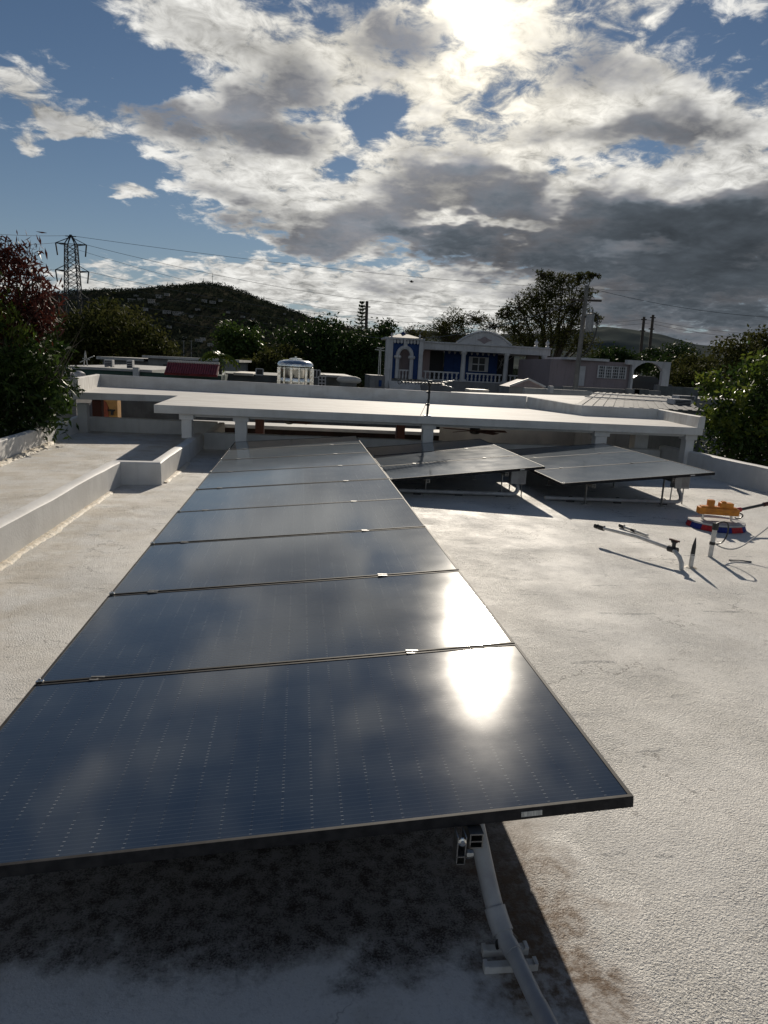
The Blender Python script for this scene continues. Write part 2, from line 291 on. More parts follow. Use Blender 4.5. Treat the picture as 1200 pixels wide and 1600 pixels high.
pmat('ochre', (0.62, 0.34, 0.10), 0.7, c2=(0.46, 0.24, 0.08), vscale=5)
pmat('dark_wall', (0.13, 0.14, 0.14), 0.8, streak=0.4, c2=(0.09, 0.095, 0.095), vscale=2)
pmat('patio', (0.30, 0.24, 0.20), 0.8, c2=(0.20, 0.16, 0.14), vscale=1.3)
pmat('green_wall', (0.030, 0.075, 0.062), 0.75, streak=0.5, c2=(0.022, 0.055, 0.046), vscale=1.5)
pmat('grey_wall', (0.22, 0.22, 0.22), 0.8, streak=0.6, c2=(0.16, 0.16, 0.165), vscale=0.8)
pmat('old_roof', (0.46, 0.45, 0.43), 0.75, c2=(0.30, 0.30, 0.30), vscale=0.8, bump=0.3, bscale=12)
pmat('house_white', (0.50, 0.50, 0.51), 0.6, streak=0.5, c2=(0.40, 0.40, 0.41), vscale=1.3, vmix=0.8)
pmat('house_blue', (0.022, 0.055, 0.17), 0.7, streak=0.5, spec=0.2, c2=(0.016, 0.040, 0.13), vscale=1.0)
pmat('house_mauve', (0.26, 0.215, 0.225), 0.75, streak=0.5, c2=(0.24, 0.20, 0.21), vscale=0.9)
pmat('dark_void', (0.02, 0.02, 0.022), 0.7)
pmat('window_dark', (0.03, 0.035, 0.04), 0.35, spec=0.3)
pmat('tile_red', (0.24, 0.035, 0.04), 0.55, c2=(0.15, 0.022, 0.026), vscale=5)
pmat('tile_pale', (0.60, 0.54, 0.46), 0.6)
pmat('metal_roof', (0.19, 0.195, 0.20), 0.7, spec=0.2, c2=(0.14, 0.14, 0.145), vscale=0.9)
pmat('stainless', (0.78, 0.77, 0.74), 0.16, metal=1.0, c2=(0.66, 0.65, 0.62), vscale=6, bump=0.25, bscale=9, bdist=0.02)
pmat('galvanised', (0.07, 0.075, 0.08), 0.7, spec=0.1, c2=(0.05, 0.05, 0.055), vscale=0.6)
pmat('concrete_pole', (0.20, 0.195, 0.185), 0.8, streak=0.5, c2=(0.14, 0.135, 0.13), vscale=1.5)
pmat('wood_pole', (0.07, 0.055, 0.045), 0.8)
pmat('bark', (0.085, 0.065, 0.048), 0.85, c2=(0.05, 0.038, 0.028), vscale=6, bump=0.6, bscale=14, bdist=0.02)
pmat('twig', (0.14, 0.115, 0.09), 0.8)
pmat('leaf_dark', (0.0216, 0.0396, 0.0115), 0.6, spec=0.12, c2=(0.0360, 0.0612, 0.0144), vscale=1.2, transl=0.22)
pmat('leaf_mid', (0.0324, 0.0612, 0.0130), 0.5, spec=0.22, c2=(0.0612, 0.0972, 0.0180), vscale=1.4, transl=0.30)
pmat('leaf_bright', (0.0800, 0.1240, 0.0160), 0.4, spec=0.3, c2=(0.1360, 0.1600, 0.0240), vscale=3.0, transl=0.38)
pmat('leaf_olive', (0.0429, 0.0515, 0.0140), 0.8, spec=0.05, c2=(0.0741, 0.0741, 0.0234), vscale=0.8, transl=0.28)
pmat('leaf_red', (0.045, 0.015, 0.013), 0.5, spec=0.2, c2=(0.095, 0.026, 0.017), vscale=3.0, transl=0.3)
pmat('leaf_far', (0.022, 0.030, 0.022), 0.95, spec=0, c2=(0.034, 0.043, 0.030), vscale=0.08, transl=0.15)
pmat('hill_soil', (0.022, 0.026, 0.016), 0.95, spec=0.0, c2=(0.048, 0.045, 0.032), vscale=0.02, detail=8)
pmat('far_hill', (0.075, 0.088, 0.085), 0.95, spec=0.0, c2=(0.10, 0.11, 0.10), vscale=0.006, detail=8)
pmat('ground_mix', (0.08, 0.075, 0.055), 0.95, spec=0.0, c2=(0.055, 0.065, 0.035), vscale=0.05, detail=8)
pmat('hill_house_wall', (0.50, 0.49, 0.47), 0.9, spec=0.0, c2=(0.26, 0.25, 0.24), vscale=0.2)
pmat('hill_house_roof', (0.36, 0.34, 0.33), 0.8)
pmat('car_paint', (0.03, 0.032, 0.036), 0.45, spec=0.3)
pmat('tyre', (0.02, 0.02, 0.02), 0.8)
# ------------------------------------------------------------------ mesh helpers
class MB:
    def __init__(s): s.v = []; s.f = []; s.m = []
    def add(s, vs, fs, mi=0):
        o = len(s.v); s.v += [tuple(p) for p in vs]; s.f += [tuple(i+o for i in f) for f in fs]; s.m += [mi]*len(fs); return s
    def hexa(s, p, mi=0):       # 8 points: bottom ring 0-3, top ring 4-7
        return s.add(p, [(3, 2, 1, 0), (4, 5, 6, 7), (0, 1, 5, 4), (1, 2, 6, 5), (2, 3, 7, 6), (3, 0, 4, 7)], mi)
    def box(s, x0, x1, y0, y1, z0, z1, mi=0):
        return s.hexa([(x0, y0, z0), (x1, y0, z0), (x1, y1, z0), (x0, y1, z0), (x0, y0, z1), (x1, y0, z1), (x1, y1, z1), (x0, y1, z1)], mi)
    def obox(s, c, ax, ay, az, mi=0):   # oriented box from half-axis vectors
        c = Vector(c); ax = Vector(ax); ay = Vector(ay); az = Vector(az)
        return s.hexa([c-ax-ay-az, c+ax-ay-az, c+ax+ay-az, c-ax+ay-az, c-ax-ay+az, c+ax-ay+az, c+ax+ay+az, c-ax+ay+az], mi)
    def bar(s, a, b, w, h=None, mi=0):
        a = Vector(a); b = Vector(b); d = (b-a).normalized(); h = h or w
        u = d.cross(Vector((0, 0, 1))); u = u if u.length > 1e-3 else d.cross(Vector((0, 1, 0))); u.normalize(); t = u.cross(d)
        return s.obox((a+b)/2, (b-a)/2, u*w/2, t*h/2, mi)
    def prism(s, pts, z0, z1, mi=0):    # polygon in xy, extruded in z
        n = len(pts); vs = [(p[0], p[1], z0) for p in pts]+[(p[0], p[1], z1) for p in pts]
        return s.add(vs, [tuple(range(n))[::-1], tuple(range(n, 2*n))]+[(i, (i+1) % n, n+(i+1) % n, n+i) for i in range(n)], mi)
    def prism_y(s, pts, y0, y1, mi=0):  # polygon in xz, extruded in y
        n = len(pts); vs = [(p[0], y0, p[1]) for p in pts]+[(p[0], y1, p[1]) for p in pts]
        return s.add(vs, [tuple(range(n)), tuple(range(n, 2*n))[::-1]]+[(i+n, (i+1) % n+n, (i+1) % n, i) for i in range(n)], mi)
    def tube(s, path, r, seg=10, mi=0, cap=True):
        P = [Vector(p) for p in path]; n = len(P); rs = r if isinstance(r, (list, tuple)) else [r]*n
        ref = None; vs = []
        for i, p in enumerate(P):
            d = (P[min(i+1, n-1)]-P[max(i-1, 0)]).normalized()
            if ref is None:
                ref = d.cross(Vector((0, 0, 1)));  ref = ref if ref.length > 1e-3 else d.cross(Vector((0, 1, 0)))
            u = (ref-d*ref.dot(d)).normalized(); ref = u; t = d.cross(u)
            for k in range(seg):
                a = 2*math.pi*k/seg; vs.append(p+(u*math.cos(a)+t*math.sin(a))*rs[i])
        fs = [(i*seg+k, i*seg+(k+1) % seg, (i+1)*seg+(k+1) % seg, (i+1)*seg+k) for i in range(n-1) for k in range(seg)]
        if cap: fs += [tuple(range(seg))[::-1], tuple((n-1)*seg+k for k in range(seg))]
        return s.add(vs, fs, mi)
    def lathe(s, prof, c, seg=20, mi=0, axis='z'):
        c = Vector(c); vs = []
        for (r, h) in prof:
            for k in range(seg):
                a = 2*math.pi*k/seg; x, y = r*math.cos(a), r*math.sin(a)
                vs.append(c+(Vector((x, y, h)) if axis == 'z' else Vector((x, h, y)) if axis == 'y' else Vector((h, x, y))))
        n = len(prof); fs = [(i*seg+k, i*seg+(k+1) % seg, (i+1)*seg+(k+1) % seg, (i+1)*seg+k) for i in range(n-1) for k in range(seg)]
        fs += [tuple(range(seg))[::-1], tuple((n-1)*seg+k for k in range(seg))]
        return s.add(vs, fs, mi)
    def build(s, name, mats, parent=None, origin=(0, 0, 0), smooth=False, bevel=0.0):
        me = bpy.data.meshes.new(name); ox, oy, oz = origin
        me.from_pydata([(x-ox, y-oy, z-oz) for x, y, z in s.v], [], s.f)
        for mm in (mats if isinstance(mats, (list, tuple)) else [mats]): me.materials.append(MATS[mm])
        me.polygons.foreach_set('material_index', s.m)
        bm = bmesh.new(); bm.from_mesh(me); bmesh.ops.recalc_face_normals(bm, faces=bm.faces)
        if bevel: bmesh.ops.bevel(bm, geom=[e for e in bm.edges if e.is_manifold and e.calc_face_angle(0) > 0.5], offset=bevel, segments=2, profile=0.7, affect='EDGES')
        bm.to_mesh(me); bm.free()
        if smooth:
            me.polygons.foreach_set('use_smooth', [True]*len(me.polygons))
            me.set_sharp_from_angle(angle=math.radians(40))
        o = bpy.data.objects.new(name, me); col.objects.link(o)
        if parent is None: o.location = origin
        else: o.parent = parent
        return o
def tag(o, label=None, cat=None, group=None, kind=None):
    if label: o['label'] = label
    if cat: o['category'] = cat
    if group: o['group'] = group
    if kind: o['kind'] = kind
    return o
def thing(name, label, cat, loc=(0, 0, 0), group=None, rot=(0, 0, 0)):
    o = bpy.data.objects.new(name, None); col.objects.link(o); o.empty_display_size = 0.1
    o.location = loc; o.rotation_euler = rot; return tag(o, label, cat, group)
def copy_tree(o, parent=None):
    c = o.copy(); col.objects.link(c); c.parent = parent
    for ch in list(o.children): copy_tree(ch, c)
    return c
def np_mesh(name, V, F, mat, parent=None, origin=(0, 0, 0), smooth=False):
    V = np.asarray(V, np.float32)-np.asarray(origin, np.float32); F = np.asarray(F, np.int32); k = F.shape[1]
    me = bpy.data.meshes.new(name); me.vertices.add(len(V)); me.vertices.foreach_set('co', V.ravel())
    me.loops.add(F.size); me.loops.foreach_set('vertex_index', F.ravel())
    me.polygons.add(len(F)); me.polygons.foreach_set('loop_start', np.arange(0, F.size, k, dtype=np.int32)); me.polygons.foreach_set('loop_total', np.full(len(F), k, np.int32))
    if smooth: me.polygons.foreach_set('use_smooth', np.ones(len(F), bool))
    me.update(calc_edges=True); me.materials.append(MATS[mat])
    o = bpy.data.objects.new(name, me); col.objects.link(o)
    if parent is None: o.location = origin
    else: o.parent = parent
    return o
# ------------------------------------------------------------------ ground and our roof
GZ = -3.4
def noise2(x, y, s=0): return math.sin(x*1.7+s)*math.cos(y*1.3-s*0.7)+0.5*math.sin(x*4.1-y*3.3+s*2)+0.25*math.sin(x*9.7+y*8.1+s)
m = MB(); m.add([(-9000, -3000, GZ), (9000, -3000, GZ), (9000, 12000, GZ), (-9000, 12000, GZ)], [(0, 1, 2, 3)])
tag(m.build('ground', 'ground_mix'), kind='structure')
def left_x(y): return -4.29-(y-10.6)*0.055
def right_x(y): return 7.45-(y-9)*0.055
m = MB(); m.prism([(left_x(-4)-.16, -4), (right_x(-4)+.16, -4), (right_x(13.25)+.16, 13.25), (-1.74, 13.25), (-1.74, 15.65), (left_x(15.65)-.16, 15.65)], GZ, 0.0)
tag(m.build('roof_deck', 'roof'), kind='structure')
def wall_path(mb, pts, thick, z0, z1, side=1, step=0.35, wob=0.006, mi=0):
    """hand-plastered wall along pts (inner face line); thickness to the left (side=1) of the walking direction"""
    Q = []
    for a, b in zip(pts[:-1], pts[1:]):
        a = Vector(a); b = Vector(b); n = max(1, int((b-a).length/step))
        Q += [a+(b-a)*i/n for i in range(n)]
    Q.append(Vector(pts[-1])); n = len(Q); vs = []
    for i, p in enumerate(Q):
        d0 = (Q[i]-Q[max(i-1, 0)]); d1 = (Q[min(i+1, n-1)]-Q[i])
        d0 = d0.normalized() if d0.length else d1.normalized(); d1 = d1.normalized() if d1.length else d0
        n0 = Vector((-d0.y, d0.x))*side; n1 = Vector((-d1.y, d1.x))*side; nn = (n0+n1).normalized(); k = thick/max(0.3, nn.dot(n0))
        w = wob*noise2(p.x*1.3, p.y*1.3, 1); w2 = wob*noise2(p.x*1.1, p.y*1.2, 4); wz = wob*0.8*noise2(p.x, p.y, 2.5)
        zt = z1(p) if callable(z1) else z1
        o = p+nn*(k+w2)
        vs += [(p.x, p.y, z0), (p.x+nn.x*(w+.012), p.y+nn.y*(w+.012), zt-.014+wz), (p.x+nn.x*(w+.035), p.y+nn.y*(w+.035), zt+wz), (o.x-nn.x*.02, o.y-nn.y*.02, zt+wz*.6), (o.x, o.y, zt-.02+wz), (o.x, o.y, z0)]
    K = 6; fs = []
    for i in range(n-1):
        for k in range(K): fs.append((i*K+k, i*K+(k+1) % K, (i+1)*K+(k+1) % K, (i+1)*K+k))
    fs += [tuple(range(K)), tuple((n-1)*K+k for k in range(K))[::-1]]
    return mb.add(vs, fs, mi)
def bead(pts, r0, seed, parent, origin, side=1):
    """lumpy strip of roof sealant squeezed along the foot of a wall"""
    rr = random.Random(seed); mb = MB(); vs = []; n = 0
    for a, b in zip(pts[:-1], pts[1:]):
        a = Vector(a); b = Vector(b); c = int((b-a).length/0.022)
        d = (b-a).normalized(); nn = Vector((-d.y, d.x))*side
        for i in range(c):
            p = a+(b-a)*i/c; r = r0*(0.55+0.35*abs(noise2(p.x*1.1, p.y*1.1, seed))+rr.random()*0.15); h = r0*(0.26+rr.random()*0.09)
            for (u, z) in ((-.02, -.003), (-.02, h), (r*.45, h*(0.6+rr.random()*0.5)), (r*.85, h*0.45*rr.random()+.006), (r*(1.0+rr.random()*.3), -.003)):
                q = p-nn*u; vs.append((q.x, q.y, z))
            n += 1
    K = 5
    mb.add(vs, [(i*K+k, i*K+k+1, (i+1)*K+k+1, (i+1)*K+k) for i in range(n-1) for k in range(K-1)])
    return mb.build('sealant_bead', 'sealant', parent, origin, smooth=True)

t = thing('parapet_wall', 'low white parapet along the left edge of the roof, beside the reddish tree', 'parapet', (left_x(12), 12, 0))
mb = MB(); wall_path(mb, [(left_x(-3.9), -3.9), (left_x(15.6), 15.6)], 0.15, -0.02, 0.31); mb.build('wall', 'wall_white', t, t.location, smooth=True)
bead([(left_x(4), 4), (left_x(13.4), 13.4)], 0.13, 3, t, t.location)
t = thing('parapet_wall', 'stepped low white wall dividing the roof left of the long solar row', 'wall', (-2.25, 9.15, 0))
mb = MB(); wall_path(mb, [(-2.33, -3.9), (-2.24, 9.15), (-1.75, 9.20), (-1.74, 13.1)], 0.15, -0.02, 0.295); mb.build('wall', 'wall_white', t, t.location, smooth=True)
bead([(-2.28, 3.0), (-2.24, 8.62)], 0.065, 5, t, t.location); bead([(-1.75, 9.35), (-1.74, 11.3)], 0.06, 8, t, t.location)
t = thing('parapet_wall', 'shaded white parapet at the far left end of the roof, below the canopy', 'parapet', (-3.1, 15.5, 0))
mb = MB(); wall_path(mb, [(left_x(15.5)+.02, 15.5), (-1.76, 15.5)], 0.15, -0.02, 0.30); mb.build('wall', 'wall_white', t, t.location, smooth=True)
wall_path(mb2 := MB(), [(-1.74, 15.48), (-1.74, 13.26)], 0.15, -0.02, 0.30); mb2.build('side_wall', 'wall_white', t, t.location, smooth=True)
t = thing('parapet_wall', 'low white parapet behind the solar panels, under the canopy', 'parapet', (2.5, 13.1, 0))
mb = MB(); wall_path(mb, [(-1.72, 13.1), (right_x(13.1)-.02, 13.1)], 0.15, -0.02, 0.31); mb.build('wall', 'wall_white', t, t.location, smooth=True)
t = thing('parapet_wall', 'white parapet along the right edge of the roof, beside the leafy tree', 'parapet', (right_x(12), 12, 0))
mb = MB(); wall_path(mb, [(right_x(13.1), 13.25), (right_x(-3.9), -3.9)], 0.16, -0.02, 0.385); mb.build('wall', 'wall_white', t, t.location, smooth=True)

# ------------------------------------------------------------------ canopy
CT, CB = 0.84, 0.70
cano = thing('canopy', 'wide flat white concrete canopy on square columns behind the roof', 'canopy', (2.4, 12.15, 0)); CO = cano.location.copy()
P = [(-2.42, 12.15), (7.34, 12.15), (7.78, 14.5), (6.08, 14.6), (5.56, 16.78), (-4.87, 18.1), (-4.42, 14.85), (-2.55, 15.3)]
mb = MB(); mb.prism([(-2.42, 12.15), (7.46, 12.15), (7.9, 14.62), (6.2, 14.72), (5.68, 16.9), (-5.0, 18.22), (-4.54, 14.85), (-2.55, 15.3)], CB, CT)
mb.build('slab', 'canopy_white', cano, CO, bevel=0.012)
mb = MB(); wall_path(mb, [P[6], P[5], P[4]], 0.12, CT-.02, 1.125, side=1, wob=.005)
mb.build('parapet', 'canopy_white', cano, CO, smooth=True)
mb = MB(); wall_path(mb, [P[4], P[3], P[2], P[1]], 0.12, CT-.018, lambda p: 1.125-0.075*min(1, max(0, (16.78-p.y)/2.2)), side=1, wob=.004)
mb.build('parapet', 'canopy_white', cano, CO, smooth=True)
mb = MB(); mb.box(-1.80, 7.20, 12.28, 12.42, 0.655, CB+.003); mb.build('beam', 'wall_white', cano, CO)
for (x0, x1, z0) in ((-1.99, -1.82, .28), (-1.09, -.89, -.02), (2.21, 2.40, -.02), (5.44, 5.66, -.02), (7.22, 7.385, -.02)):
    mb = MB(); mb.box(x0, x1, 12.26, 12.45, z0, CB+.002); c = mb.build('column', 'wall_white', cano, CO, bevel=0.01)
    mb = MB(); mb.box(x0-.035, x1+.035, 12.235, 12.475, 0.60, CB+.001); mb.build('capital', 'wall_white', c, CO, bevel=0.008)
for px in (154, 406, 626):
    q = ony(px, 660, 16.5); mb = MB(); mb.box(q.x-.10, q.x+.10, 16.4, 16.6, GZ, CB+.001); mb.build('rear_post', 'wood_red', cano, CO)
mb = MB(); mb.box(-4.55, -4.36, 15.12, 15.32, -.02, .585); mb.box(-4.57, -4.34, 15.10, 15.34, .585, .60); mb.build('stub_pillar', 'wall_white', cano, CO, bevel=.01)
mb = MB(); mb.box(6.72, 7.0, 13.27, 13.5, GZ, CB+.001); mb.build('rear_post', 'wall_white', cano, CO)
# terrace below the canopy
m = MB(); m.box(-6.5, 9, 13.3, 19.9, GZ, GZ+.12); tag(m.build('terrace', 'patio'), kind='structure')
za = ony(500, 664, 20.9).z
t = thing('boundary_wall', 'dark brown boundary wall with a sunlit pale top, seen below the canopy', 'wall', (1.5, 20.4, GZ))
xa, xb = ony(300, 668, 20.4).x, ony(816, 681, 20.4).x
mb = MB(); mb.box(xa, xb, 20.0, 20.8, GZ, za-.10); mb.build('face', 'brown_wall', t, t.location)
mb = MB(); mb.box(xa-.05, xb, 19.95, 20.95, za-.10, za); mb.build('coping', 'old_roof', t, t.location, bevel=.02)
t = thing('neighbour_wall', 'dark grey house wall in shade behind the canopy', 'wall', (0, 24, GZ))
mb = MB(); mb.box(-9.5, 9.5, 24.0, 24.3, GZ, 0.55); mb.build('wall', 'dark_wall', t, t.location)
for (px, w) in ((690, 1.0), (905, 1.2), (560, .9)):
    q = ony(px, 680, 23.98); mb = MB(); mb.box(q.x-w/2, q.x+w/2, 23.95, 24.05, q.z-.5, q.z+.35); mb.build('window', 'window_dark', t, t.location)
def fan(px, py, y, lab, a0):
    c = ony(px, py, y); t = thing('ceiling_fan', lab, 'fan', c, 'ceiling fans under the canopy')
    mb = MB(); mb.tube([(0, 0, CB-c.z), (0, 0, 0.05)], 0.018, 8); mb.build('rod', 'black_plastic', t)
    mb = MB(); mb.lathe([(.03, .10), (.11, .06), (.13, 0), (.10, -.06), (.04, -.08)], (0, 0, 0), 16); mb.build('motor', 'black_plastic', t, smooth=True)
    for k in range(5):
        a = a0+k*2*math.pi/5; d = Vector((math.cos(a), math.sin(a), 0)); n = Vector((-d.y, d.x, .18))
        mb = MB(); mb.obox(d*.42, d*.31, n*.075, Vector((0, 0, .006))); mb.build('blade', 'wood_red', t, bevel=.003)
fan(452, 657, 15.2, 'dark ceiling fan under the canopy, behind the long solar row', .3)
fan(742, 673, 15.0, 'dark ceiling fan under the canopy, right of the antenna mast', .1)
# small things glimpsed below the canopy
t = thing('ochre_gate_wall', 'sunlit ochre wall with an arched dark niche below the canopy corner', 'wall', (ony(172, 640, 21).x, 21, GZ))
a, b = ony(161, 622, 21), ony(184, 652, 21)
mb = MB(); mb.box(a.x, b.x, 21, 21.4, GZ, a.z+.3); mb.build('wall', 'ochre', t, t.location)
mb = MB(); mb.prism_y([(a.x+.01, -1.8), (a.x+.14, -1.8), (a.x+.14, a.z-.25), (a.x+.08, a.z-.1), (a.x+.01, a.z-.06)], 20.96, 21.02); mb.build('niche', 'terracotta', t, t.location)
mb = MB(); q = ony(174, 641, 20.9); mb.obox(q, (.09, 0, 0), (0, .06, 0), (0, 0, .02)); mb.obox(q+Vector((.02, 0, -.07)), (.03, 0, 0), (0, .05, 0), (0, 0, .06)); mb.build('wall_lamp', 'black_plastic', t, t.location)
q0, q1 = ony(817, 671, 22), ony(835, 684, 22)
t = thing('chimney', 'terracotta red chimney block seen below the canopy beside the second fan', 'chimney', ((q0.x+q1.x)/2, 22, GZ))
mb = MB(); mb.box(q0.x, q1.x, 21.9, 22.3, GZ, q0.z+.1); mb.box(q0.x-.04, q1.x+.04, 21.85, 22.35, q0.z+.02, q0.z+.14); mb.build('stack', 'terracotta', t, t.location)
t = thing('planter_wall', 'grey low wall corner with a white edge behind the third column', 'wall', onz(895, 690, -.3))
A = [onz(868, 686, -.3), onz(926, 688, -.3), onz(926, 697, -.3), onz(890, 697, -.3)]
mb = MB(); mb.prism([(p.x, p.y) for p in A], GZ, -.3); mb.build('wall', 'grey_wall', t, t.location)
for p, q in ((A[0], A[1]), (A[0], A[3])):
    mb = MB(); mb.bar(p+Vector((0, 0, .02)), q+Vector((0, 0, .02)), .12, .05); mb.build('coping', 'wall_white', t, t.location)
A = [onz(955, 692, -.55), onz(1000, 684, -.35), onz(1052, 693, -.35), onz(1044, 701, -.55)]
t = thing('lean_to_roof', 'small ribbed beige lean-to roof below the right end of the canopy', 'roof', (A[0].x, A[0].y, GZ))
mb = MB(); n = Vector((0, 0, .05)); mb.hexa([A[0]-n, A[3]-n, A[2]-n, A[1]-n, A[0], A[3], A[2], A[1]]); mb.build('sheet', 'old_roof', t, t.location)
for k in range(8):
    f = (k+.5)/8; mb = MB(); mb.bar(A[0].lerp(A[3], f)+n*.5, A[1].lerp(A[2], f)+n*.5, .05, .06); mb.build('rib', 'tile_pale', t, t.location)
mb = MB(); c = (A[0]+A[2])/2; mb.box(c.x-.1, c.x+.1, c.y-.1, c.y+.1, GZ, c.z-.05); mb.build('post', 'grey_wall', t, t.location)
# ------------------------------------------------------------------ solar panels
PW, PD, PH = 2.073, 1.130, 0.036
def make_panel(sticker_x):
    root = thing('solar_panel', 'x', 'solar panel')
    mb = MB(); w = 0.012
    mb.box(0, PW, 0, w, -PH, 0); mb.box(0, PW, PD-w, PD, -PH, 0); mb.box(0, w, w, PD-w, -PH, 0); mb.box(PW-w, PW, w, PD-w, -PH, 0)
    mb.box(w, PW-w, w, .03, -PH, -PH+.002); mb.box(w, PW-w, PD-.03, PD-w, -PH, -PH+.002)
    mb.build('frame', 'frame_black', root, bevel=0.0012)
    mb = MB(); mb.box(w-.001, PW-w+.001, w-.001, PD-w+.001, -.008, -.0025); mb.build('glass', 'glass', root)
    mb = MB(); mb.box(w, PW-w, w, PD-w, -.012, -.0085); mb.build('backsheet', 'backsheet', root)
    for x in (.04,):
        mb = MB(); mb.box(.002, .030, -.012, .006, -.006, .010); mb.lathe([(.006, 0), (.006, .008), (.003, .010)], (.016, -.003, .010), 8); mb.build('grounding_clip', 'steel_bright', root)
    mb = MB(); mb.box(sticker_x, sticker_x+.062, -.0016, .0005, -.027, -.011); mb.build('sticker', 'sticker', root)
    return root
proto = make_panel(1.735)
ORD = ['nearest solar panel, cropped by the left edge, with the sun glare on its right',
       'second solar panel from the front of the long row, its right end glaring white',
       'third solar panel from the front of the long row', 'fourth solar panel from the front of the long row',
       'fifth solar panel from the front of the long row', 'sixth solar panel from the front of the long row',
       'seventh solar panel from the front of the long row', 'eighth solar panel from the front of the long row, in canopy shade',
       'farthest solar panel of the long row, under the canopy edge']
ARR = [  # first corner, tilt, pitch, count, labels, seam rails
    ((-1.068, 1.709, .277), .08838, 1.1505, 9, ORD, (.25, 1.60)),
    ((1.19, 8.80, .238), .1137, 1.146, 3, ['front panel of the middle array of three, nearest the conduit', 'centre panel of the middle array of three, mirroring the antenna', 'back panel of the middle array of three, beside the canopy column'], (.50, 1.55)),
    ((3.355, 8.42, .310), .1005, 1.142, 3, ['front panel of the right-hand array of three', 'centre panel of the right-hand array of three', 'back panel of the right-hand array of three, nearest the fourth column'], (.42, 1.50))]
GRP = ['solar panels of the long row', 'solar panels of the middle array', 'solar panels of the right array']
first = True
for ai, (c, tl, pitch, cnt, labs, rails) in enumerate(ARR):
    for k in range(cnt):
        o = proto if first else copy_tree(proto); first = False
        j = RNG.normal(0, .0015, 3)
        o.location = (c[0]+j[0], c[1]+k*pitch, c[2]+j[1]); o.rotation_euler = (j[2]*.6, -tl, 0)
        o['label'] = labs[k]; o['group'] = GRP[ai]
    L = (cnt-1)*pitch+PD
    for ri, rx in enumerate(rails):
        side = ('low', 'high')[ri]; nm = ('long solar row', 'middle array', 'right-hand array')[ai]
        bx = c[0]+rx*math.cos(tl); bz = c[2]+rx*math.sin(tl)-PH-.002
        t = thing('mounting_rail', f'aluminium mounting rail under the {side} side of the {nm}', 'rail', (bx, c[1], 0), 'mounting rails')
        mb = MB(); y0, y1 = -.035, L+.04
        mb.box(-.020, .020, y0, y1, bz-.004, bz); mb.box(-.020, .020, y0, y1, bz-.046, bz-.042); mb.box(-.020, -.016, y0, y1, bz-.042, bz-.004); mb.box(.016, .020, y0, y1, bz-.042, bz-.004); mb.box(-.016, .016, y0, y1, bz-.026, bz-.022)
        mb.build('rail_bar', 'aluminium', t)
        nleg = max(3, int(L/1.7)+1)
        for k in range(nleg):
            yy = (.75 if ai == 0 else .25)+(L-(1.0 if ai == 0 else .5))*k/(nleg-1)
            mb = MB(); mb.box(.021, .027, yy-.02, yy+.02, 0.004, bz-.002); mb.box(-.02, .075, yy-.025, yy+.025, 0, .006); mb.build('leg', 'aluminium', t)
            mb = MB(); mb.lathe([(.007, 0), (.007, .009), (.004, .012)], (.05, yy, .006), 6); mb.build('bolt', 'steel_bright', t)
        for k in range(1, cnt):
            yy = k*pitch-(pitch-PD)/2
            mb = MB(); mb.box(-.028, .028, yy-.020, yy-.008, bz+PH+.001, bz+PH+.006); mb.box(-.028, .028, yy+.008, yy+.020, bz+PH+.001, bz+PH+.006); mb.box(-.028, .028, yy-.008, yy+.008, bz+PH-.012, bz+PH-.008)
            mb.lathe([(.0055, 0), (.0055, .010), (.003, .012)], (0, yy, bz+PH-.008), 8); mb.build('mid_clamp', 'clamp_grey', t)
# ------------------------------------------------------------------ wiring
def arc(a, b, c, n=8):
    a, b, c = Vector(a), Vector(b), Vector(c)
    return [a*(1-u)**2+b*2*u*(1-u)+c*u*u for u in [i/n for i in range(n+1)]]
t = thing('conduit', 'thick grey conduit running from under the nearest solar panel to the roof', 'conduit', (.63, 1.58, 0))
bz = [Vector(p) for p in ((.560, 1.92, .345), (.585, 1.80, .26), (.605, 1.72, .050), (.640, 1.60, .050))]
cub = [bz[0]*(1-u)**3+bz[1]*3*u*(1-u)**2+bz[2]*3*u*u*(1-u)+bz[3]*u**3 for u in [i/18 for i in range(19)]]
mb = MB(); mb.tube(cub, .0265, 14); mb.build('upper_pipe', 'pvc_grey', t, t.location, smooth=True)
mb = MB(); mb.tube(cub[12:16], .0315, 14); mb.build('coupling', 'pvc_grey', t, t.location, smooth=True)
mb = MB(); mb.tube([(.638, 1.61, .0505), (.655, 1.44, .047), (.70, 1.1, .044), (.78, .5, .044), (.80, -3.5, .044)], .0225, 14); mb.build('lower_pipe', 'pvc_grey', t, t.location, smooth=True)
mb = MB(); mb.tube([cub[0]-(cub[1]-cub[0])*.6, cub[0], cub[2]], .0355, 14); mb.build('collar', 'pvc_grey', t, t.location, smooth=True)
mb = MB(); mb.tube([(.655, 1.44, .0475), (.70, 1.1, .0445), (.74, .8, .0445)], .0245, 14); mb.build('sleeve', 'box_grey', t, t.location, smooth=True)
t = thing('pipe_strap', 'pale plastic strut holding the conduit clamp on the stained roof', 'clamp', (.64, 1.625, 0))
for dy, w in ((.028, .068), (-.028, .078)):
    mb = MB(); mb.box(.632-w, .632+w, 1.625+dy-.012, 1.625+dy+.012, 0, .022); mb.box(.632-w, .632-w+.012, 1.625+dy-.014, 1.625+dy+.014, .0225, .027); mb.box(.632+w-.012, .632+w, 1.625+dy-.014, 1.625+dy+.014, .0225, .027); mb.build('strut', 'pvc_white', t, t.location, bevel=.003)
mb = MB(); mb.tube([(.632+.031*math.cos(a), 1.64, .045+.031*math.sin(a)) for a in np.linspace(-.5, math.pi+.5, 14)], .005, 6); mb.build('clip', 'black_plastic', t, t.location, smooth=True)
